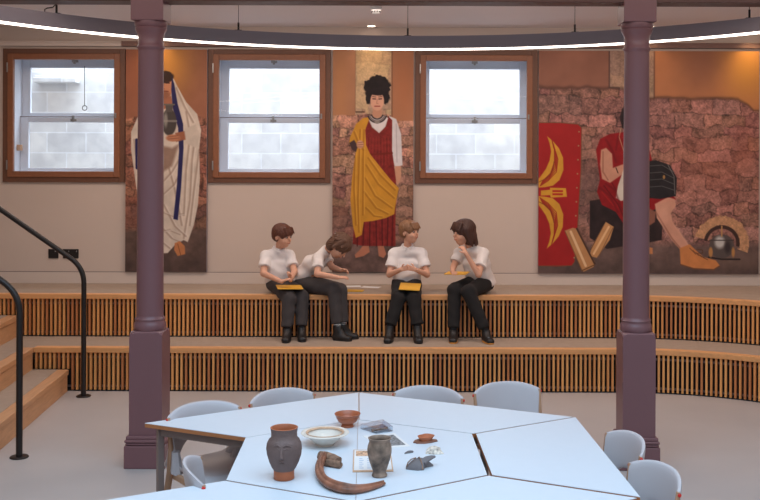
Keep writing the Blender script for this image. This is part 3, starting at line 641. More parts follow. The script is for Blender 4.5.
# ------------------------------------------------------------------ tables
TH = .72; HC = (-.312, 5.327); S = .7485; TT = .0516
HC = (-.204*1.53, 3.482*1.53)
def hexv(k, r): a = TT+PI/2+k*PI/3; return Vector((HC[0]+r*math.cos(a), HC[1]+r*math.sin(a), 0))
def table(pts, shift, label):
    """pts: four corners of a trapezoid"""
    pts = [Vector(p)+Vector(shift) for p in pts]; ctr = sum(pts, Vector())/4
    pts = [ctr+(p-ctr)*.9955 for p in pts]; root = empty('trapezoid_table', (ctr.x, ctr.y, 0)); tag(root, label, 'table', 'white trapezoid tables pushed together')
    L = [p-ctr for p in pts]
    MB().prism(L, TH-.003, TH).build('laminate_top', M['laminate'], root)
    MB().prism(L, TH-.026, TH-.003).build('plywood_edge', M['ply'], root, bevel=.001)
    ins = []
    n = 4
    for i in range(4):     # inset corner positions for legs
        d1 = (L[(i+1) % 4]-L[i]).normalized(); d2 = (L[(i-1) % 4]-L[i]).normalized(); b = (d1+d2).normalized(); ins.append(L[i]+b*(.045/max(.3, math.sin(math.acos(max(-1, min(1, d1.dot(d2))))/2))))
    m = MB()
    for i in range(4):
        a, b = ins[i], ins[(i+1) % 4]; d = (b-a).normalized(); nn = Vector((-d.y, d.x, 0))*.012
        m.prism([a-nn, b-nn, b+nn, a+nn], TH-.075, TH-.027)
    m.build('apron', M['taupe'], root)
    for i in range(4):
        p = ins[i]; MB().box(p.x-.019, p.x+.019, p.y-.019, p.y+.019, .008, TH-.03, rz=TT+PI/6*(i), c=Vector((p.x, p.y, 0))).build('leg', M['taupe'], root, bevel=.003)
        MB().lathe([(.02, 0), (.022, .004), (.02, .01)], 16, (p.x, p.y, 0)).build('foot', M['blackmetal'], root)
O = [hexv(k, 2*S) for k in range(6)]; I = [hexv(k, S) for k in range(6)]
for k, (x, y) in {0: (358, 392.6), 1: (143.2, 423.3), 5: (572, 417), 4: (636, 497)}.items(): O[k] = onz(x, y, TH); O[k].z = 0
for k, (x, y) in {0: (358, 419.7), 1: (245.5, 437.6), 2: (226, 480), 3: (355.8, 501.5), 4: (487.5, 474.8), 5: (472, 433.6)}.items(): I[k] = onz(x, y, TH); I[k].z = 0
table([I[0], I[1], I[2], I[3]], (0, 0, 0), 'white trapezoid table carrying the grey brown vase and the brown horn')
table([I[3], I[4], I[5], I[0]], (0, 0, 0), 'white trapezoid table carrying the dark beaker, photograph and pottery pieces')
table([O[0], O[1], I[1], I[0]], (.004, .006, 0), 'empty white trapezoid table at back left with two chairs behind it')
table([O[5], O[0], I[0], I[5]], (.008, .004, 0), 'empty white trapezoid table at back right with two chairs behind it')
table([O[4], O[5], I[5], I[4]], (.022, .0, 0), 'empty white trapezoid table at far right beside the two side chairs')
table([O[3], O[4], I[4], I[3]], (.004, -.012, 0), 'white trapezoid table along the bottom edge, right of the centre seam')
table([O[2], O[3], I[3], I[2]], (-.004, -.01, 0), 'white trapezoid table along the bottom edge, left of the centre seam')

# ------------------------------------------------------------------ chairs
def make_chair():
    root = empty('chair')
    # back band swept on an arc
    nU, sec = 28, 14; v = []; f = []
    for i in range(nU+1):
        u = -1+2*i/nU; a = u*.62; R_ = .385
        cx, cy = R_*math.sin(a), .19-R_*(1-math.cos(a)); nx, ny = math.sin(a), math.cos(a)
        top = .785-.045*abs(u)**2.5; bot = .47+.115*math.exp(-(u*1.35)**4); hh = (top-bot)/2; mz = (top+bot)/2
        for k in range(sec):
            t = 2*PI*k/sec; ct, st = math.cos(t), math.sin(t)
            dx = .014*math.copysign(abs(ct)**.6, ct); dz = hh*math.copysign(abs(st)**.45, st)
            lean = (mz+dz-.58)*.18
            v.append((cx+nx*(dx+lean), cy+ny*(dx+lean), mz+dz))
    for i in range(nU):
        for k in range(sec): f.append((i*sec+k, i*sec+(k+1) % sec, (i+1)*sec+(k+1) % sec, (i+1)*sec+k))
    f += [tuple(range(sec)), tuple(nU*sec+k for k in range(sec))]
    MB().add(v, f).build('backrest', M['shell'], root, smooth=True, angle=70)
    # seat shell with side wings that climb to the backrest
    nx_, ny_ = 20, 18; v = []
    for side in (0, 1):
        for j in range(ny_+1):
            for i in range(nx_+1):
                u = -1+2*i/nx_; t = j/ny_; y = -.23+.43*t; wd = .21*(1-.10*(1-t))*(1-.25*max(0, t-.8)*5*abs(u)*.2)
                z = .435-.02*math.cos(u*PI/2)*math.sin(t*PI)-.03*max(0, .15-t)/.15*.8+.05*max(0, t-.75)**2*16*.4+.03*abs(u)**6*t
                v.append((u*wd, y, z-(.022 if side else 0)))
    n = (nx_+1)*(ny_+1); f = []
    for j in range(ny_):
        for i in range(nx_):
            a = j*(nx_+1)+i; f.append((a, a+1, a+nx_+2, a+nx_+1)); f.append((n+a, n+a+nx_+1, n+a+nx_+2, n+a+1))
    for j in range(ny_):
        a = j*(nx_+1); f.append((a, a+nx_+1, n+a+nx_+1, n+a)); a += nx_; f.append((a, n+a, n+a+nx_+1, a+nx_+1))
    for i in range(nx_): a = i; f.append((a, n+a, n+a+1, a+1)); a = ny_*(nx_+1)+i; f.append((a, a+1, n+a+1, n+a))
    MB().add(v, f).build('seat', M['shell'], root, smooth=True, angle=60)
    for s in (-1, 1):
        # grey wing joining the seat and the back
        MB().tube([(s*.20, .14, .43), (s*.208, .125, .47), (s*.212, .12, .54)], [.085, .065, .05], 16, sec=lambda a, t: math.hypot(math.cos(a), .2*math.sin(a)), up=(0, 1, 0)).build('side_wing', M['shell'], root, smooth=True)
        # wooden rear upright ends in a red cap inside the backrest end
        up = MB().tube([(s*.215, .30, 0), (s*.218, .22, .22), (s*.222, .15, .40), (s*.232, .12, .56), (s*.237, .135, .70), (s*.238, .14, .735)], [.017, .019, .022, .015, .011, .010], 12, up=(0, 1, 0)).build('rear_leg', M['beech'], root, smooth=True)
        MB().lathe([(0, 0), (.009, 0), (.009, .005), (.007, .007), (0, .007)], 16).build('cap', M['red'], up, smooth=True).matrix_basis = Matrix.Translation((s*.246, .14, .722)) @ Matrix.Rotation(s*PI/2, 4, 'Y')
        MB().tube([(s*.222, -.22, 0), (s*.218, -.20, .22), (s*.212, -.17, .405)], [.015, .018, .019], 12, up=(0, 1, 0)).build('front_leg', M['beech'], root, smooth=True)
        MB().box(s*.205-.012, s*.205+.012, -.19, .13, .365, .405).build('seat_rail', M['beech'], root, bevel=.005)
    return root
# backrest ends seen in the photo -> chair position and heading
def place(ch, pl, pr, z=.765):
    a, b = onz(*pl, z), onz(*pr, z); m = (a+b)/2; d = (b-a); rz = math.atan2(d.y, d.x)
    ch.rotation_euler = (0, 0, rz); off = Matrix.Rotation(rz, 3, 'Z') @ Vector((0, .135, 0)); ch.location = (m.x-off.x, m.y-off.y, 0)
ch0 = make_chair()
CH_ = [((170, 413), (238.5, 402), 'pale grey plastic chair behind the back left table, leftmost of the back row'),
       ((252, 399), (313, 389), 'pale grey plastic chair behind back left table, second in the back row'),
       ((395.5, 388.5), (461, 394), 'pale grey plastic chair behind back right table, just right of the centre seam'),
       ((472.5, 389.5), (542, 384.5), 'pale grey plastic chair pulled back from the table, rightmost of the back row'),
       ((606, 427.5), (640, 451), 'pale grey plastic chair at the right table edge, in front of the right column'),
       ((629, 457), (678, 486), 'pale grey plastic chair at the right table edge, nearest the bottom right'),
       ((204.5, 479), (201, 451), 'pale grey plastic chair standing in the gap left of the vase table')]
for i, (pl, pr, lb) in enumerate(CH_):
    o = ch0 if i == 0 else copy_tree(ch0); place(o, pl, pr); tag(o, lb, 'chair', 'pale grey chairs around the tables')

# ------------------------------------------------------------------ things on the tables
def on(x, y): return onz(x, y, TH)
p = on(284, 478.6); r = empty('face_vase', p); tag(r, 'tall grey brown clay vase with moulded face and orange foot', 'vase')
pr = [(.046, 0), (.051, .004), (.050, .03), (.0505, .045), (.060, .058), (.072, .085), (.082, .12), (.086, .15), (.084, .175), (.075, .195), (.064, .205), (.063, .225), (.066, .245), (.068, .252), (.064, .254), (.059, .25), (.057, .21), (.07, .18), (.074, .14), (.05, .06), (0, .05)]
mi = [1, 1, 1]+[0]*10+[1]*7
MB().lathe(pr, 56, mi=mi, wob=lambda a, z: 1+.035*math.cos(4*a+.6)*(1 if .07 < z < .19 else 0)*math.sin((z-.07)/.12*PI)).build('body', [M['greyclay'], M['terracotta']], r, smooth=True, angle=60)
m = MB(); fy = -.084
m.tube([(-.002, fy+.006, .175), (-.002, fy-.006, .15), (-.001, fy-.009, .128), (0, fy-.002, .12)], [.004, .006, .009, .005], 10)
for s in (-1, 1): m.tube([(s*.006, fy, .178), (s*.02, fy+.002, .186), (s*.038, fy+.012, .178), (s*.047, fy+.020, .168)], [.003, .0045, .0045, .003], 8); m.tube([(s*.012, fy, .165), (s*.022, fy+.002, .169), (s*.032, fy+.008, .164)], .0035, 8)
m.tube([(-.014, fy+.004, .105), (0, fy+.002, .108), (.014, fy+.004, .105)], .0035, 8)
m.tube([(-.012, fy+.008, .092), (0, fy+.006, .095), (.012, fy+.008, .092)], .003, 8)
m.build('moulded_face', M['greyclay'], r, smooth=True)
p = on(325, 445); r = empty('rimmed_dish', p); tag(r, 'shallow cream pottery dish with a broad rim worn tan', 'dish')
MB().lathe([(.045, 0), (.048, .003), (.046, .008), (.075, .030), (.100, .055), (.128, .064), (.133, .069), (.130, .073), (.115, .072), (.100, .067), (.088, .048), (.06, .026), (0, .018)], 56).build('body', M['cream'], r, smooth=True, angle=60)
MB().lathe([(.094, .0655), (.100, .0695), (.106, .0715), (.104, .074), (.099, .0725), (.093, .067), (.094, .0655)], 56, wob=lambda a, z: 1+.01*math.sin(7*a)).build('worn_ring', M['creamrim'], r, smooth=True)
p = on(347.5, 426.6); r = empty('footed_bowl', p); tag(r, 'small glossy red brown footed bowl near the seam, behind the cream dish', 'bowl')
MB().lathe([(.037, 0), (.039, .004), (.034, .012), (.03, .018), (.038, .022), (.055, .032), (.063, .048), (.064, .056), (.072, .068), (.077, .077), (.074, .080), (.069, .076), (.06, .058), (.055, .042), (.03, .028), (0, .026)], 48).build('body', M['samian'], r, smooth=True, angle=60)
MB().lathe([(.0635, .052), (.067, .054), (.0665, .058), (.064, .058)], 48, cap=False).build('bead_moulding', M['samian'], r, smooth=True)
p = on(379.5, 476.2); r = empty('beaker', p); tag(r, 'dark mottled clay beaker standing on the card at the seam', 'beaker')
MB().lathe([(.035, 0), (.039, .004), (.038, .01), (.033, .018), (.032, .026), (.040, .045), (.052, .08), (.060, .115), (.061, .135), (.058, .155), (.053, .168), (.051, .175), (.055, .186), (.058, .19), (.054, .192), (.048, .186), (.046, .17), (.05, .14), (.04, .07), (0, .03)], 48,
    wob=lambda a, z: 1-.05*max(0, math.cos(5*a+.8))*(math.sin((z-.04)/.12*PI) if .04 < z < .16 else 0)).build('body', M['dkclay'], r, smooth=True, angle=60)
# horn
pts_px = [(322.5, 460), (318.5, 467), (319, 474.5), (324, 481.5), (332, 486), (342, 488.8), (353, 489.3), (364, 487.5), (374, 484.5), (382.5, 481)]
ctl = [onz(x, y, TH+.022) for x, y in pts_px]
def cat(ps, n=6):
    out = []
    for i in range(len(ps)-1):
        a, b, c_, d = ps[max(i-1, 0)], ps[i], ps[i+1], ps[min(i+2, len(ps)-1)]
        for k in range(n):
            t = k/n; out.append(.5*((2*b)+(-a+c_)*t+(2*a-5*b+4*c_-d)*t*t+(-a+3*b-3*c_+d)*t**3))
    out.append(ps[-1]); return out
hp = cat(ctl); hp = [q+Vector((.006, .004, 0)) for q in hp]; c0 = hp[0].copy(); n = len(hp); rad = [.016+.008*math.sin(min(1, i/n*1.5+.2)*PI*.5)-(.013*max(0, i/n-.55)/.45) for i in range(n)]
hp = [Vector((q.x-c0.x, q.y-c0.y, max(rad[i], .012)+.001+(.03*(1-i/n)**6))) for i, q in enumerate(hp)]
r = empty('animal_horn', (c0.x, c0.y, TH)); tag(r, 'long curved brown horn lying in front of the dark beaker', 'horn')
MB().tube(hp, rad, 28, sec=lambda a, t: 1+.10*math.cos(3*a+.5)-.40*math.exp(-((a-.5)/.45)**2)-.25*math.exp(-((a-5.6)/.3)**2), up=(0, 0, 1)).build('horn_core', M['horn'], r, smooth=True, angle=70)
r = empty('handle_fragment', on(319.5, 461)); tag(r, 'broken tan clay handle fragment with two parts, behind the horn', 'pottery fragment')
q = on(346, 469)-on(319.5, 461); q = Vector((q.x, q.y, 0)); d = q.normalized(); nrm = Vector((-d.y, d.x, 0))
MB().tube([Vector((0, 0, .026))+nrm*.01, d*.05+Vector((0, 0, .030)), d*.11+Vector((0, 0, .029)), d*.145+Vector((0, 0, .026))], [.024, .028, .026, .024], 18, sec=lambda a, t: 1+.06*math.sin(4*a+5*t)).build('round_piece', M['bone'], r, smooth=True, angle=60)
MB().tube([d*.05+Vector((0, 0, .014))-nrm*.03, d*.11+Vector((0, 0, .018))-nrm*.028, d*.175+Vector((0, 0, .017))-nrm*.012], [.016, .02, .017], 10, sec=lambda a, t: 1+.15*math.sin(3*a+7*t)).build('flat_piece', M['bone'], r, smooth=True, angle=40)
# card under the beaker
def quad_board(name, pxs, z0, th, m_, label, cat_):
    ps = [onz(x, y, z0) for x, y in pxs]; ctr = sum(ps, Vector())/4; r = empty(name, (ctr.x, ctr.y, z0)); tag(r, label, cat_)
    return r, [Vector((q.x-ctr.x, q.y-ctr.y, 0)) for q in ps]
r, L = quad_board('printed_card', [(352.6, 472.5), (393.4, 471.8), (390.5, 451), (353.4, 450.5)], TH, .006, None, 'white printed card with tan edge and sepia picture, under the dark beaker', 'card')
def inset(L, u0, u1, v0, v1):
    def bl(u, v): return (L[0]*(1-u)+L[1]*u)*(1-v)+(L[3]*(1-u)+L[2]*u)*v
    return [bl(u0, v0), bl(u1, v0), bl(u1, v1), bl(u0, v1)]
MB().prism(L, 0, .005).build('board', M['creamrim'], r); MB().prism(inset(L, .03, .97, .05, .97), .005, .0062).build('paper', M['white'], r)
MB().prism(inset(L, .07, .93, .68, .93), .0062, .0068).build('picture', M['photo_sepia'], r)
m = MB()
for k in range(6):
    for (a, b) in ((.16, .27), (.36, .50), (.58, .74)): m.prism(inset(L, a, b-.03*(k % 2), .12+k*.085, .15+k*.085), .0062, .0066)
m.build('text_lines', M['ink'], r)
p_ = None
r, L = quad_board('photo_print', [(382, 448.5), (410.5, 446.5), (394.7, 433.2), (362.5, 436)], TH, .001, None, 'white bordered grey photograph lying behind the dark beaker', 'photograph')
MB().prism(L, 0, .0015).build('paper', M['white'], r); MB().prism(inset(L, .10, .90, .12, .88), .0015, .002).build('picture', M['photo_dark'], r)
# acrylic box
r, L = quad_board('clear_box', [(376, 434), (393, 431.5), (383, 424.2), (360.5, 429)], TH, .03, None, 'low clear acrylic display box by the seam, beside the red bowl', 'display box')
m = MB(); t_ = .004
m.prism(L, 0, .003); m.prism(L, .027, .03)
for i in range(4):
    a, b = L[i], L[(i+1) % 4]; d = (b-a).normalized(); nn = Vector((-d.y, d.x, 0))*.003
    m.prism([a, b, b+nn, a+nn], .003, .027)
m.build('box_walls', M['acrylic'], r)
bp = onz(372, 430.5, TH+.012); bq = onz(388.5, 427.8, TH+.012); r2 = empty('bone_pin', (bp.x, bp.y, TH+.0045)); dd = bq-bp
tag(r2, 'slim brown bone piece inside the clear display box', 'bone')
MB().tube([Vector((0, 0, .008)), dd*.3+Vector((0, 0, .007)), dd*.7+Vector((0, 0, .007)), dd*.92+Vector((0, 0, .008))], [.009, .0055, .0055, .008], 10).build('bone_shaft', M['bone'], r2, smooth=True)
# sherds
def sherd(name, px, py, outline, h, mt, label, cat_='pottery fragment', curl=.0, th=.006, rz=0, lift=0, seed=1, parts=None):
    q = on(px, py); r = empty(name, q, rz); tag(r, label, cat_); rn = random.Random(seed)
    N = 14; pts = outline; nP = 40
    # resample the outline, raise it into a curved shell
    cx = sum(p_[0] for p_ in pts)/len(pts); cy = sum(p_[1] for p_ in pts)/len(pts); v = []; f = []
    per = []
    for i in range(len(pts)):
        a, b = pts[i], pts[(i+1) % len(pts)]
        for k in range(4): t = k/4; per.append((a[0]*(1-t)+b[0]*t+rn.uniform(-.0012, .0012), a[1]*(1-t)+b[1]*t+rn.uniform(-.0012, .0012)))
    n_ = len(per); rings = 5
    def H(x, y): return h*max(0, 1-((x-cx)/(.75*max(abs(p_[0]-cx) for p_ in pts)+1e-6))**2*.6-((y-cy)/(max(abs(p_[1]-cy) for p_ in pts)+1e-6))**2*.6)
    for sgn in (1, 0):
        for k in range(rings+1):
            s_ = k/rings
            for (x, y) in per: X, Y_ = cx+(x-cx)*s_, cy+(y-cy)*s_; v.append((X, Y_, (H(X, Y_)*(1 if s_ < 1 else .75)+th+rn.uniform(0, .0008)) if sgn else 0.0))
    tot = (rings+1)*n_
    for g_ in range(2):
        for k in range(rings):
            for i in range(n_): a = g_*tot+k*n_+i; b = g_*tot+k*n_+(i+1) % n_; f.append((a, b, b+n_, a+n_) if g_ == 0 else (a, a+n_, b+n_, b))
    for i in range(n_): a = rings*n_+i; b = rings*n_+(i+1) % n_; f.append((a, b, tot+b, tot+a))
    MB().add(v, f).build('shell_piece', mt, r, smooth=True, angle=50); return r
r = sherd('curved_sherd', 418, 469, [(-.06, -.012), (-.062, .03), (-.035, .055), (.0, .05), (.04, .055), (.075, .06), (.078, .045), (.035, .02), (.03, -.02), (.0, -.03)], .042, M['slate'], 'dark grey curved pottery sherd with pale ridge, right of the beaker', seed=2)
MB().tube([(.02, .01, .028), (.045, .035, .040), (.07, .055, .044), (.088, .062, .046)], [.024, .022, .015, .008], 14, sec=lambda a, t: 1 if abs(math.cos(a)) < .6 else .7).build('spout', M['slate'], r, smooth=True)
MB().tube([(.024, -.026, .006), (.020, -.018, .030), (.012, .0, .050), (.006, .022, .053), (-.01, .045, .034)], .0035, 8).build('pale_edge', M['bone'], r, smooth=True)
MB().tube([(-.058, .0, .012), (-.052, .004, .030), (-.035, .01, .046), (-.01, .012, .054)], .003, 8).build('pale_edge', M['bone'], r, smooth=True)
r = sherd('lamp_base_sherd', 424, 442.5, [(-.06, -.01), (-.05, .02), (-.02, .04), (.03, .05), (.07, .045), (.075, .02), (.04, -.01), (.0, -.03), (-.04, -.028)], .012, M['horn'], 'broken red brown bowl fragment, furthest of the loose pieces', seed=3)
MB().lathe([(.028, .008), (.034, .018), (.046, .034), (.042, .036), (.03, .022), (0, .016)], 28, c=(.01, .01, .0), wob=lambda a, z: 1+.15*math.sin(2*a)+.06*math.sin(5*a)).build('broken_cup', M['terracotta'], r, smooth=True)
r = sherd('encrusted_sherd', 434, 453.5, [(-.045, -.012), (-.04, .03), (-.02, .052), (.005, .04), (.035, .02), (.05, -.012), (.01, -.022)], .03, M['shellcream'], 'small encrusted cream sherd between the dark and red brown pieces', seed=5)
m = MB(); 
for k in range(5): m.lathe([(0, 0), (.009, .002), (.007, .01), (0, .013)], 9, c=(random.uniform(-.03, .03), random.uniform(-.01, .03), .018))
m.build('encrustation', M['shellcream'], r)
r = sherd('splinter', 409, 453, [(-.025, -.02), (-.01, .0), (.01, .014), (.024, .018), (.02, .004), (.0, -.008)], .006, M['slate'], 'tiny dark splinter of pottery lying left of the cream sherd', seed=6)

# ------------------------------------------------------------------ children
def fnorm(a): return np.sqrt(a[0]**2+a[1]**2+a[2]**2)
class Field:
    def __init__(s, lo, hi, vox):
        s.o = np.array(lo, float); s.v = vox; s.n = np.ceil((np.array(hi)-s.o)/vox).astype(int)+1
        s.ax = [s.o[i]+vox*np.arange(s.n[i]) for i in range(3)]; s.D = np.full(tuple(s.n), .2, np.float32)
    def sl(s, lo, hi, m):
        a = np.clip(np.floor((np.array(lo)-m-s.o)/s.v).astype(int), 0, s.n); b = np.clip(np.ceil((np.array(hi)+m-s.o)/s.v).astype(int)+1, 0, s.n)
        S_ = tuple(slice(a[i], b[i]) for i in range(3)); g = np.ix_(*[s.ax[i][S_[i]] for i in range(3)]); return S_, g
    def mix(s, S_, d, k, mode):
        A = s.D[S_]
        if A.size == 0: return
        if mode == 'sub': d = -d; h = np.clip(.5-.5*(A-d)/k, 0, 1) if k else 0; s.D[S_] = np.maximum(A, d) if not k else A*(1-h)+d*h+k*h*(1-h); return
        h = np.clip(.5+.5*(d-A)/k, 0, 1); s.D[S_] = d*(1-h)+A*h-k*h*(1-h)
    def cone(s, a, b, ra, rb, k=.02, mode='add', flat=None):
        a = np.array(a, float); b = np.array(b, float); R = max(ra, rb)
        S_, g = s.sl(np.minimum(a, b)-R, np.maximum(a, b)+R, k+.03); ab = b-a; L = ab@ab+1e-12
        t = np.clip(((g[0]-a[0])*ab[0]+(g[1]-a[1])*ab[1]+(g[2]-a[2])*ab[2])/L, 0, 1)
        d = np.sqrt((g[0]-a[0]-t*ab[0])**2+(g[1]-a[1]-t*ab[1])**2+(g[2]-a[2]-t*ab[2])**2)-(ra+(rb-ra)*t); s.mix(S_, d, k, mode)
    def ell(s, c, r, Rm=None, k=.02, mode='add', noise=None):
        c = np.array(c, float); r = np.array(r, float); R = max(r); S_, g = s.sl(c-R, c+R, k+.03)
        p_ = [g[0]-c[0], g[1]-c[1], g[2]-c[2]]
        if Rm is not None: p_ = [sum(Rm[j][i]*p_[j] for j in range(3)) for i in range(3)]   # world -> local (transpose)
        q_ = np.sqrt(sum((p_[i]/r[i])**2 for i in range(3))); q2 = np.sqrt(sum((p_[i]/r[i]**2)**2 for i in range(3)))+1e-9
        d = q_*(q_-1)/q2
        if noise: d = d+noise(p_)
        s.mix(S_, d, k, mode)
    def plane(s, p0, n, k=.004, box=None):
        """keep the side the normal points away from"""
        p0 = np.array(p0, float); n = np.array(n, float); n = n/np.linalg.norm(n)
        S_, g = s.sl(*(box if box else (s.o, s.o+s.n*s.v)), 0)
        d = (g[0]-p0[0])*n[0]+(g[1]-p0[1])*n[1]+(g[2]-p0[2])*n[2]; s.D[S_] = np.maximum(s.D[S_], d)
    def wrinkle(s, amp, f1, f2, ph=0):
        g = np.ix_(*s.ax); s.D += (amp*np.sin(g[2]*f1+np.sin(g[0]*f2+ph)*1.8+g[1]*f2*.7+ph)).astype(np.float32)
    def mesh(s, name, m_, parent, org):
        D = s.D; ins = D < 0; nx, ny, nz = D.shape
        c = np.zeros((nx-1, ny-1, nz-1), np.int8)
        for i in (0, 1):
            for j in (0, 1):
                for k in (0, 1): c += ins[i:nx-1+i, j:ny-1+j, k:nz-1+k]
        act = (c > 0) & (c < 8); idx = -np.ones(act.shape, np.int64); ii = np.argwhere(act); idx[act] = np.arange(len(ii))
        acc = np.zeros((len(ii), 3)); cnt = np.zeros(len(ii))
        for axx in range(3):
            o1, o2 = [q for q in range(3) if q != axx]
            for u in (0, 1):
                for v in (0, 1):
                    a = ii.copy(); a[:, o1] += u; a[:, o2] += v; b = a.copy(); b[:, axx] += 1
                    da = D[tuple(a.T)]; db = D[tuple(b.T)]; m = (da < 0) != (db < 0); t = np.where(m, da/(da-db+1e-12), 0)
                    p_ = a.astype(float); p_[:, axx] += t; acc[m] += p_[m]; cnt[m] += 1
        V = acc/cnt[:, None]*s.v+s.o-np.array(org); Q = []
        for axx in range(3):
            o1, o2 = [(1, 2), (2, 0), (0, 1)][axx]
            sa = [slice(None)]*3; sb = [slice(None)]*3; sa[axx] = slice(0, -1); sb[axx] = slice(1, None)
            A, B = ins[tuple(sa)], ins[tuple(sb)]; e = np.argwhere(A != B); e = e[(e[:, o1] > 0) & (e[:, o2] > 0) & (e[:, o1] < D.shape[o1]-1) & (e[:, o2] < D.shape[o2]-1)]
            fl = A[tuple(e.T)]; q = []
            for (u, v) in ((1, 1), (0, 1), (0, 0), (1, 0)):
                w_ = e.copy(); w_[:, o1] -= u; w_[:, o2] -= v; q.append(idx[tuple(w_.T)])
            q = np.stack(q, 1); q[~fl] = q[~fl][:, ::-1]; Q.append(q)
        Q = np.concatenate(Q); Q = Q[(Q >= 0).all(1)]
        # light smoothing
        for _ in range(2):
            sm = np.zeros_like(V); ct = np.zeros(len(V))
            for k in range(4): np.add.at(sm, Q[:, k], V[Q[:, (k+1) % 4]]); np.add.at(ct, Q[:, k], 1); np.add.at(sm, Q[:, k], V[Q[:, (k+3) % 4]]); np.add.at(ct, Q[:, k], 1)
            V = np.where(ct[:, None] > 0, V*.5+.5*sm/np.maximum(ct, 1)[:, None], V)
        me = fastmesh(name, V, Q); me.materials.append(m_); me.polygons.foreach_set('use_smooth', np.ones(len(me.polygons), bool))
        o = bpy.data.objects.new(name, me); COL.objects.link(o); o.parent = parent; return o
def rotm(yaw, pitch, roll):   # head faces -Y at rest; yaw turns towards +X; pitch > 0 looks down
    return Matrix.Rotation(yaw, 3, 'Z') @ Matrix.Rotation(pitch, 3, 'X') @ Matrix.Rotation(roll, 3, 'Y')
def V3(v): return np.array((v[0], v[1], v[2]), float)
def hand(fl, wrist, d, palm, thumb, curl=.5, s=1.0, spread=.18):
    """wrist, finger direction, palm normal (side the fingers curl to), thumb side"""
    w_, d, pn = Vector(wrist), Vector(d).normalized(), Vector(palm); pn = (pn-d*pn.dot(d)).normalized(); sd = Vector(thumb); sd = (sd-d*sd.dot(d)-pn*sd.dot(pn)).normalized()
    for o in (-.018, -.006, .006, .018): fl.cone(w_+sd*o*.6*s, w_+d*.062*s+sd*o*1.15*s, .012*s, .0105*s, k=.008)
    for i, (o, L) in enumerate(((.024, .052), (.008, .06), (-.008, .056), (-.023, .044))):
        a = w_+d*.066*s+sd*o*s; dd = (d+sd*spread*o/.024*.5).normalized(); L *= s; p_ = a
        for j, fr_ in enumerate((.45, .3, .25)):
            ang = curl*(.5+j*.8); q_ = p_+(dd*math.cos(ang)+pn*math.sin(ang))*L*fr_; fl.cone(p_, q_, (.0078-.0008*j)*s, (.0072-.0008*j)*s, k=.003); p_ = q_
    a = w_+d*.018*s+sd*.018*s; b = a+(d*.55+sd*.75+pn*.25).normalized()*.032*s; e = b+(d*.85+sd*.2+pn*.45).normalized()*.026*s
    fl.cone(a, b, .011*s, .009*s, k=.006); fl.cone(b, e, .0085*s, .0075*s, k=.004)
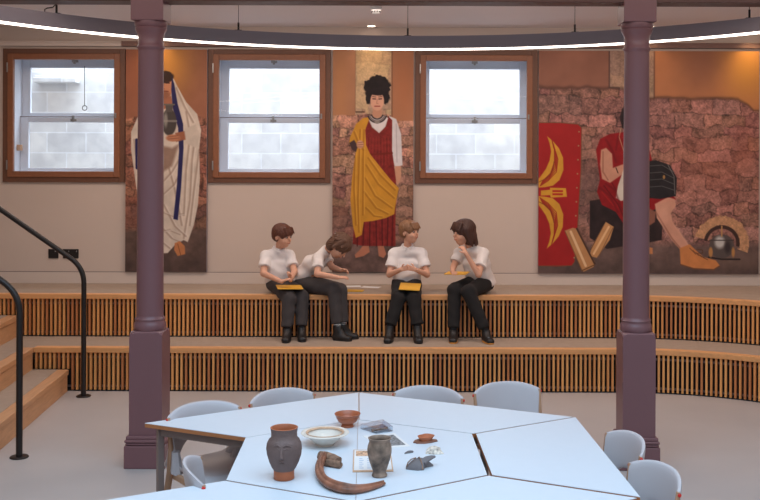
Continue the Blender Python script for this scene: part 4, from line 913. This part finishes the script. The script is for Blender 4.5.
def child(K, label):
    """K holds the joints in world space"""
    org = Vector((K['pelvis'][0], K['pelvis'][1], T2)); root = empty('person', org); tag(root, label, 'person', 'schoolchildren sitting on the upper tier')
    hy = K['yaw']; side = Vector((math.cos(hy), math.sin(hy), 0)); fwd = Vector((math.sin(hy), -math.cos(hy), 0))
    pel, che, nek, head = [Vector(K[k]) for k in ('pelvis', 'chest', 'neck', 'head')]
    Hm = rotm(*K['hrot']); sh = {s: Vector(K['sh'+s]) for s in 'LR'}; el = {s: Vector(K['el'+s]) for s in 'LR'}; wr = {s: Vector(K['wr'+s]) for s in 'LR'}
    hip = {'L': pel-side*.075+fwd*.02, 'R': pel+side*.075+fwd*.02}; kn = {s: Vector(K['kn'+s]) for s in 'LR'}; an = {s: Vector(K['an'+s]) for s in 'LR'}; toe = {s: Vector(K['toe'+s]) for s in 'LR'}
    allp = [pel, che, nek, head]+[x[s] for x in (sh, el, wr, hip, kn, an, toe) for s in 'LR']
    lo = np.min([V3(v) for v in allp], 0)-.17; hi = np.max([V3(v) for v in allp], 0)+.17
    hs = K.get('hs', 1.0)
    def hl(v): return head+Hm @ (Vector(v)*hs)
    RM = [[Hm[i][j] for j in range(3)] for i in range(3)]
    # ---- body: one continuous surface
    f = Field(lo, hi, .0056)
    f.cone(pel-side*.05, pel+side*.05, .08, .08, .03); f.cone(che-side*.06, che+side*.06, .078, .078, .05); f.cone((pel+che)/2-side*.04, (pel+che)/2+side*.04, .075, .075, .05)
    f.cone(sh['L'], sh['R'], .042, .042, .04); f.cone(nek, hl((0, .018, -.05)), .042, .040, .02)
    f.ell(hl((0, .012, .025)), (.073*hs, .092*hs, .085*hs), RM, .015); f.ell(hl((0, -.028, -.03)), (.060*hs, .06*hs, .080*hs), RM, .02); f.ell(hl((0, -.042, -.078)), (.036*hs, .036*hs, .030*hs), RM, .02)
    for s_ in (-1, 1):
        f.ell(hl((s_*.034, -.056, -.036)), (.026*hs,)*3, RM, .015); f.ell(hl((s_*.030, -.096, .004)), (.018*hs, .013*hs, .012*hs), RM, .01, 'sub')
        f.ell(hl((s_*.074, .012, -.012)), (.010*hs, .020*hs, .032*hs), RM, .006); f.ell(hl((s_*.083, .006, -.008)), (.006*hs, .010*hs, .016*hs), RM, .004, 'sub')
    f.cone(hl((0, -.086, .006)), hl((0, -.103, -.020)), .0075, .0115, .008); f.ell(hl((0, -.085, -.050)), (.022*hs, .012*hs, .012*hs), RM, .012)
    for s in 'LR':
        f.cone(sh[s], el[s], .044, .034, .03); f.cone(el[s], wr[s], .034, .023, .012)
        hd = K['hand'+s]; hand(f, wr[s], hd[0], hd[1], hd[2], hd[3], K.get('hsc', .95))
        f.cone(hip[s], kn[s], .065, .048, .03); f.cone(kn[s], an[s], .046, .032, .02); f.cone(an[s]+Vector((0, 0, -.03)), an[s]*.6+toe[s]*.4+Vector((0, 0, -.025)), .022, .012, .01)
    body = f.mesh('body', M['skin'], root, org)
    # ---- face details
    for s_ in (-1, 1):
        e = MB(); e.lathe([(0, -.0125), (.006, -.011), (.0108, -.0062), (.0125, 0), (.0108, .0062), (.0085, .0092), (.0075, .0102), (.004, .012), (0, .0125)], 20, mi=[0]*5+[1]*3)
        eo = e.build('eye', [M['eyewhite'], M['iris']], root, smooth=True, angle=80); c_ = hl((s_*.030, -.0745, .004))-org
        eo.matrix_basis = Matrix.Translation(c_) @ (Hm @ Matrix.Rotation(PI/2, 3, 'X')).to_4x4()
        MB().tube([hl((s_*.016, -.090, .021))-org, hl((s_*.030, -.0905, .026))-org, hl((s_*.046, -.078, .021))-org], [.0025, .0035, .002], 8).build('eyebrow', K['hair'], root, smooth=True)
    sm_ = K.get('smile', .004)
    MB().tube([hl((-.022, -.088, -.050+sm_))-org, hl((-.010, -.096, -.053))-org, hl((0, -.098, -.054))-org, hl((.010, -.096, -.053))-org, hl((.022, -.088, -.050+sm_))-org], [.002, .004, .0045, .004, .002], 8).build('lips', M['lips'], root, smooth=True)
    # ---- hair
    f = Field(V3(head)-.2, V3(head)+.2, .0048)
    st = K['style']
    def grooves(p_):
        a = np.arctan2(p_[0], p_[1]+p_[2]*.3); return .0028*np.sin(a*23+np.sin(p_[2]*60)*1.3)+.0018*np.sin(a*51+p_[2]*40)
    if st == 'short':
        f.ell(hl((0, .014, .034)), (.091*hs, .110*hs, .094*hs), RM, .01, noise=grooves); f.ell(hl((0, .045, -.01)), (.078*hs, .066*hs, .062*hs), RM, .02, noise=grooves)
        f.ell(hl((0, -.120, -.048)), (.085*hs, .085*hs, .080*hs), RM, .012, 'sub')
        for s_ in (-1, 1): f.ell(hl((s_*.09, -.012, -.035)), (.035*hs, .036*hs, .048*hs), RM, .01, 'sub')
        for a in (-.05, -.03, -.01, .012, .034, .052): f.cone(hl((a, -.055, .088)), hl((a*1.15+.008, -.088, .042+.006*math.sin(a*300))), .018, .006, .008)
    elif st == 'messy':
        f.ell(hl((0, .012, .034)), (.088*hs, .106*hs, .094*hs), RM, .01, noise=grooves); f.ell(hl((0, .05, -.03)), (.082*hs, .062*hs, .085*hs), RM, .02, noise=grooves)
        f.ell(hl((0, -.12, -.035)), (.072*hs, .082*hs, .085*hs), RM, .012, 'sub')
        rn = random.Random(3)
        for i in range(26):
            a = rn.uniform(-PI, PI); f.cone(hl((.06*math.sin(a), .012+.07*math.cos(a), .03+rn.uniform(-.03, .06))), hl((.10*math.sin(a+.15), .016+.115*math.cos(a+.1), rn.uniform(-.09, .06))), .022, .006, .012)
        f.ell(hl((0, -.13, -.04)), (.055*hs, .075*hs, .075*hs), RM, .008, 'sub')
    else:
        f.ell(hl((0, .014, .034)), (.094*hs, .110*hs, .094*hs), RM, .01, noise=grooves); f.ell(hl((0, .05, -.045)), (.096*hs, .07*hs, .085*hs), RM, .03, noise=grooves)
        for s_ in (-1, 1): f.cone(hl((s_*.072, -.005, .03)), hl((s_*.080, .008, -.085)), .034, .024, .03)
        for a in (-.06, -.035, .0, .03, .06): f.cone(hl((a, -.05, .088)), hl((a*1.3, -.090, .035)), .022, .008, .012)
        f.ell(hl((0, -.135, -.045)), (.062*hs, .082*hs, .088*hs), RM, .008, 'sub')
        rn = random.Random(5)
        for i in range(14):
            a = rn.uniform(-1.9, 1.9); f.cone(hl((.075*math.sin(a), .02+.08*math.cos(a), -.02)), hl((.092*math.sin(a), .024+.10*math.cos(a), -.115+rn.uniform(-.015, .01))), .022, .008, .012)
    f.mesh('hair', K['hair'], root, org)
    # ---- shirt
    ax = (nek-pel).normalized(); f = Field(lo, hi, .0062)
    sw = K.get('sw', 1.0)
    f.cone(pel-side*.06, pel+side*.06, .098*sw, .098*sw, .03); mid = (pel+che)/2+fwd*K.get('slump', .015)
    f.cone(mid-side*.055, mid+side*.055, .094*sw, .094*sw, .06); f.cone(che-side*.065, che+side*.065, .092*sw, .092*sw, .06)
    f.cone(sh['L'], nek-ax*.01, .052, .05, .04); f.cone(sh['R'], nek-ax*.01, .052, .05, .04); f.cone(sh['L'], sh['R'], .05, .05, .04)
    nb = (hl((0, .018, -.05))-nek).normalized()
    f.wrinkle(.0028, 55, 22, K['pelvis'][0]*7)
    f.plane(pel-ax*.028+Vector((0, 0, 0)), -ax)
    f.plane(nek+ax*.036, ax+fwd*.2)
    f.cone(nek-ax*.01, nek+nb*.10, .040, .050, .006, 'sub')
    for s in 'LR':
        g2 = Field(lo, hi, .0062); u = (el[s]-sh[s]); L_ = u.length; u = u.normalized(); e = sh[s]+u*L_*.66
        g2.cone(sh[s], e+u*.03, .056, .068, .02); g2.plane(e, u)
        g2.wrinkle(.002, 60, 30, 1); h_ = np.clip(.5+.5*(g2.D-f.D)/.02, 0, 1); f.D = (g2.D*(1-h_)+f.D*h_-.02*h_*(1-h_)).astype(np.float32)
    shirt = f.mesh('shirt', K.get('shirt', M['shirt']), root, org)
    if K.get('collar', True):
        m = MB(); cr = []
        for i in range(15):
            a = -PI*.93+2*PI*.93*i/14; q_ = nek+ax*(.034+.006*math.cos(a))+side*.058*math.sin(a)-fwd*.056*math.cos(a)-ax*.03*max(0, -math.cos(a)); cr.append(q_-org)
        m.tube(cr, [.011+.007*abs(i-7)/7 for i in range(15)], 8, sec=lambda a, t: 1.2 if abs(math.cos(a)) > .5 else .7); m.build('collar', K.get('shirt', M['shirt']), root, smooth=True)
        m = MB()
        for k in range(4):
            q_ = nek*(1-k*.25)+pel*(k*.25); 
        # placket line of buttons
        bb = MB()
        for k in range(4):
            t = .16+k*.2; q_ = nek*(1-t)+pel*t+fwd*(.092+K.get('slump', .015)*.6)-org; bb.lathe([(0, -.004), (.005, -.003), (.005, .003), (0, .004)], 10, c=tuple(q_))
        bb.build('buttons', M['white'], root)
    # ---- trousers
    f = Field(lo, hi, .0062); f.cone(pel-side*.055, pel+side*.055, .088, .088, .03)
    for s in 'LR': f.cone(hip[s], kn[s], .092, .076, .03); f.cone(kn[s], an[s]+(kn[s]-an[s])*.05, .074, .063, .02)
    f.wrinkle(.0022, 50, 28, 2)
    for s in 'LR':
        u = (an[s]-kn[s]).normalized(); c_ = an[s]+(kn[s]-an[s])*.10; f.plane(c_, u, box=(V3(an[s])-.09, V3(an[s])+np.array((.09, .09, .07))))
    f.D = np.maximum(f.D, 0-(np.ix_(*f.ax)[2]-.892)*np.where(np.ix_(*f.ax)[1] > K['edge'], 1, 0)-np.where(np.ix_(*f.ax)[1] > K['edge'], 0, 1)).astype(np.float32)
    f.plane(pel+ax*.06, ax, box=(V3(pel)-.2, V3(pel)+.25)) if False else None
    f.mesh('trousers', K['trouser'], root, org)
    # ---- socks, shoes
    for s in 'LR':
        f = Field(np.minimum(V3(an[s]), V3(toe[s]))-.1, np.maximum(V3(an[s]), V3(toe[s]))+.16, .0052)
        f.cone(an[s]+(kn[s]-an[s])*.2, an[s]+Vector((0, 0, -.01)), .037, .036, .01); so = f.mesh('sock', M['sock'], root, org)
        if K.get('stripe'):
            u = (kn[s]-an[s]).normalized()
            for o_ in (.014, .030): c_ = an[s]+u*o_-org; MB().lathe([(.036, -.003), (.040, -.003), (.040, .003), (.036, .003)], 24, cap=False).build('white_stripe', M['white'], so, smooth=True).matrix_basis = Matrix.Translation(c_) @ u.to_track_quat('Z', 'Y').to_matrix().to_4x4()
        zf = T1+.0015; f = Field(np.minimum(V3(an[s]), V3(toe[s]))-.12, np.maximum(V3(an[s]), V3(toe[s]))+.1, .005)
        dd = (toe[s]-an[s]); dd.z = 0; dd = dd.normalized(); heel = an[s]-dd*.02; heel.z = zf+.036; tp = toe[s].copy(); tp.z = zf+.026; sdv = Vector((-dd.y, dd.x, 0))
        f.cone(heel, heel+dd*.05+Vector((0, 0, .012)), .041, .042, .02); f.cone(an[s]+Vector((0, 0, -.01)), heel+dd*.09+Vector((0, 0, .010)), .043, .034, .02)
        for o_ in (-.012, .012): f.cone(heel+dd*.05+sdv*o_, tp+sdv*o_*1.2, .036, .028, .02)
        f.cone(an[s]+Vector((0, 0, .015)), heel+dd*.015, .045, .040, .02); f.plane(an[s]+Vector((0, 0, .022)), (0, 0, 1)); f.plane((0, 0, zf+.012), (0, 0, -1))
        sho = f.mesh('shoe', M['shoe'], root, org)
        out = []
        for i in range(24):
            a = 2*PI*i/24; L_ = (tp-heel).length; c_ = (heel+tp)/2; out.append(c_+dd*(L_/2+.032)*math.copysign(abs(math.cos(a))**.8, math.cos(a))+sdv*.046*math.copysign(abs(math.sin(a))**.7, math.sin(a))-org)
        MB().prism(out, zf-org.z, zf+.014-org.z).build('sole', K.get('sole', M['shoe']), sho, bevel=.003)
        m = MB()
        for k in range(4): q_ = heel+dd*(.045+.018*k)+Vector((0, 0, .036-.005*k))-org; m.tube([q_-sdv*.018, q_+Vector((0, 0, .004)), q_+sdv*.018], .0022, 6)
        m.build('laces', M['void'], sho)
    return root
def HP(d, p_, t, c): return (d, p_, t, c)
EDGE = 10.64
# -- boy 1: sits turned towards the right, board on lap
K1 = dict(yaw=.55, pelvis=P(280, 282.5, 10.90), chest=P(277, 265, 10.87), neck=P(279, 250.5, 10.84), head=P(282.5, 236, 10.79), hrot=(1.05, .2, 0), hs=1.08,
          sw=1.06, shL=P(265.5, 256, 10.80), shR=P(289.5, 255.5, 10.90), elL=P(263.5, 273.5, 10.66), wrL=P(281.5, 281.5, 10.50), elR=P(294.5, 272, 10.76), wrR=P(290.5, 280, 10.60),
          knL=P(289, 298, 10.52), knR=P(302, 297, 10.60), anL=P(287, 330.5, 10.44), anR=P(301.5, 329, 10.50), toeL=P(285.5, 339, 10.30), toeR=P(302.5, 337, 10.36),
          handL=HP((.9, -.1, .35), (.2, .2, -1), (0, 1, .5), .45), handR=HP((.05, -.25, 1), (-.8, -.5, .2), (-.3, .9, 0), 1.0), hair=M['hair1'], style='short', trouser=M['grey_cloth'], edge=EDGE-.02)
child(K1, 'boy with chestnut hair looking right in white polo and grey trousers, leftmost of four')
# -- child 2: leaning over to the right
K2 = dict(yaw=1.15, pelvis=P(303, 283, 10.90), chest=P(314, 262.5, 10.84), neck=P(326, 250, 10.79), head=P(339.5, 246, 10.70), hrot=(1.25, .95, 0), hs=1.15,
          shL=P(318, 258, 10.66), shR=P(324, 255, 10.93), elL=P(317.5, 274, 10.52), wrL=P(338, 277.5, 10.46), elR=P(332, 267, 10.86), wrR=P(341, 270, 10.70),
          knL=P(334, 289, 10.56), knR=P(340, 290, 10.62), anL=P(337.5, 327.5, 10.48), anR=P(343, 326, 10.54), toeL=P(349, 335.5, 10.42), toeR=P(356, 334, 10.56),
          handL=HP((1, .1, 0), (0, .3, -1), (0, 1, .3), .35), handR=HP((1, -.3, -.05), (0, -.6, -.8), (.1, -.4, .9), 1.0), hair=M['hair2'], style='messy', trouser=M['grey_cloth'], shirt=M['shirt2'], collar=False, edge=EDGE-.02, stripe=True, slump=-.02)
child(K2, 'child with messy brown hair bending forward over the bench in grey trousers')
# -- boy 3: facing the camera, head to the right, hands clasped
K3 = dict(yaw=.05, pelvis=P(406.5, 284, 10.90), chest=P(407, 264, 10.88), neck=P(407.5, 248.5, 10.86), head=P(409.5, 232, 10.82), hrot=(.95, 0, .06), hs=1.05, smile=.007,
          shL=P(394, 253.5, 10.86), shR=P(421.5, 253.5, 10.86), elL=P(389.5, 274.5, 10.76), wrL=P(401, 269.5, 10.60), elR=P(427, 274.5, 10.76), wrR=P(415, 269.5, 10.59),
          knL=P(398.5, 298, 10.54), knR=P(414, 298, 10.54), anL=P(389.5, 327.5, 10.44), anR=P(417.5, 327.5, 10.44), toeL=P(387.5, 338, 10.29), toeR=P(419, 338, 10.29),
          handL=HP((1, -.25, .32), (.3, -.9, .1), (0, .2, 1), .9), handR=HP((-1, -.25, .32), (-.3, .9, .1), (0, .2, 1), .9), hair=M['hair3'], style='short', trouser=M['black_cloth'], edge=EDGE-.02)
child(K3, 'smiling boy with light brown hair clasping hands, white shirt, facing the camera')
# -- child 4: turned left, hand at the chin
K4 = dict(yaw=-.85, pelvis=P(482, 282.5, 10.93), chest=P(476.5, 263, 10.86), neck=P(470.5, 248, 10.82), head=P(463.5, 232.5, 10.77), hrot=(-1.1, .12, 0), hs=1.17,
          sw=1.16, shL=P(459, 253, 10.95), shR=P(483.5, 253.5, 10.74), elL=P(453.5, 267, 10.86), wrL=P(452.5, 272, 10.66), elR=P(478.5, 274.5, 10.56), wrR=P(466, 253.5, 10.55),
          knL=P(454.5, 290, 10.58), knR=P(468.5, 292, 10.50), anL=P(453.5, 332, 10.46), anR=P(486, 332, 10.42), toeL=P(453, 339.5, 10.30), toeR=P(490.5, 340, 10.27),
          handL=HP((.2, -1, -.05), (.1, 0, -1), (1, 0, 0), .4), handR=HP((-.5, .2, .85), (-.6, .7, 0), (-.3, -.8, -.2), .75), hair=M['hair4'], style='bob', trouser=M['black_cloth'], shirt=M['shirt2'], collar=False, edge=EDGE-.02, sole=M['orange_sole'])
child(K4, 'child with dark brown bob holding a hand to the chin, rightmost of four')

# boards and papers
def board(name, c0, w_, d_, rz, tilt, label, mt='yellow', th=.008, cat_='clipboard', grp='yellow boards the children use'):
    r = empty(name, c0); r.rotation_euler = (tilt[0], tilt[1], rz); tag(r, label, cat_, grp)
    MB().box(-w_/2, w_/2, -d_/2, d_/2, 0, th).build('board', M[mt], r, bevel=.003)
    MB().box(-w_/2+.012, w_/2-.012, -d_/2+.012, d_/2-.012, th, th+.0015).build('sheet', M[mt], r)
    return r
board('clipboard', P(289.5, 287.5, 10.56), .27, .19, .25, (.10, .03, 0), 'yellow board on the lap of the leftmost boy')
board('clipboard', onz(353, 291, .891), .23, .15, -.1, (0, 0, 0), 'yellow board lying on the bench beside the bending child')
board('clipboard', P(410, 287, 10.58), .22, .20, -.08, (.25, .04, 0), 'yellow board on the lap of the smiling boy with clasped hands')
board('clipboard', P(457, 273.5, 10.66), .24, .19, -.3, (.05, -.02, 0), 'yellow board on the lap of the rightmost child', mt='yellow')
def paper(x, y, w_, d_, rz, label, z=.891):
    c_ = onz(x, y, z); o = MB().box(-w_/2, w_/2, -d_/2, d_/2, 0, .0018, rz=rz, c=Vector((0, 0, 0))).build('paper_sheet', M['white'], loc=c_); tag(o, label, 'paper', 'white papers on the bench')
paper(352, 286.4, .20, .14, .1, 'white paper sheet lying behind the yellow board on the bench')
paper(371, 287.2, .21, .13, -.25, 'white paper sheet on the bench just left of the smiling boy')
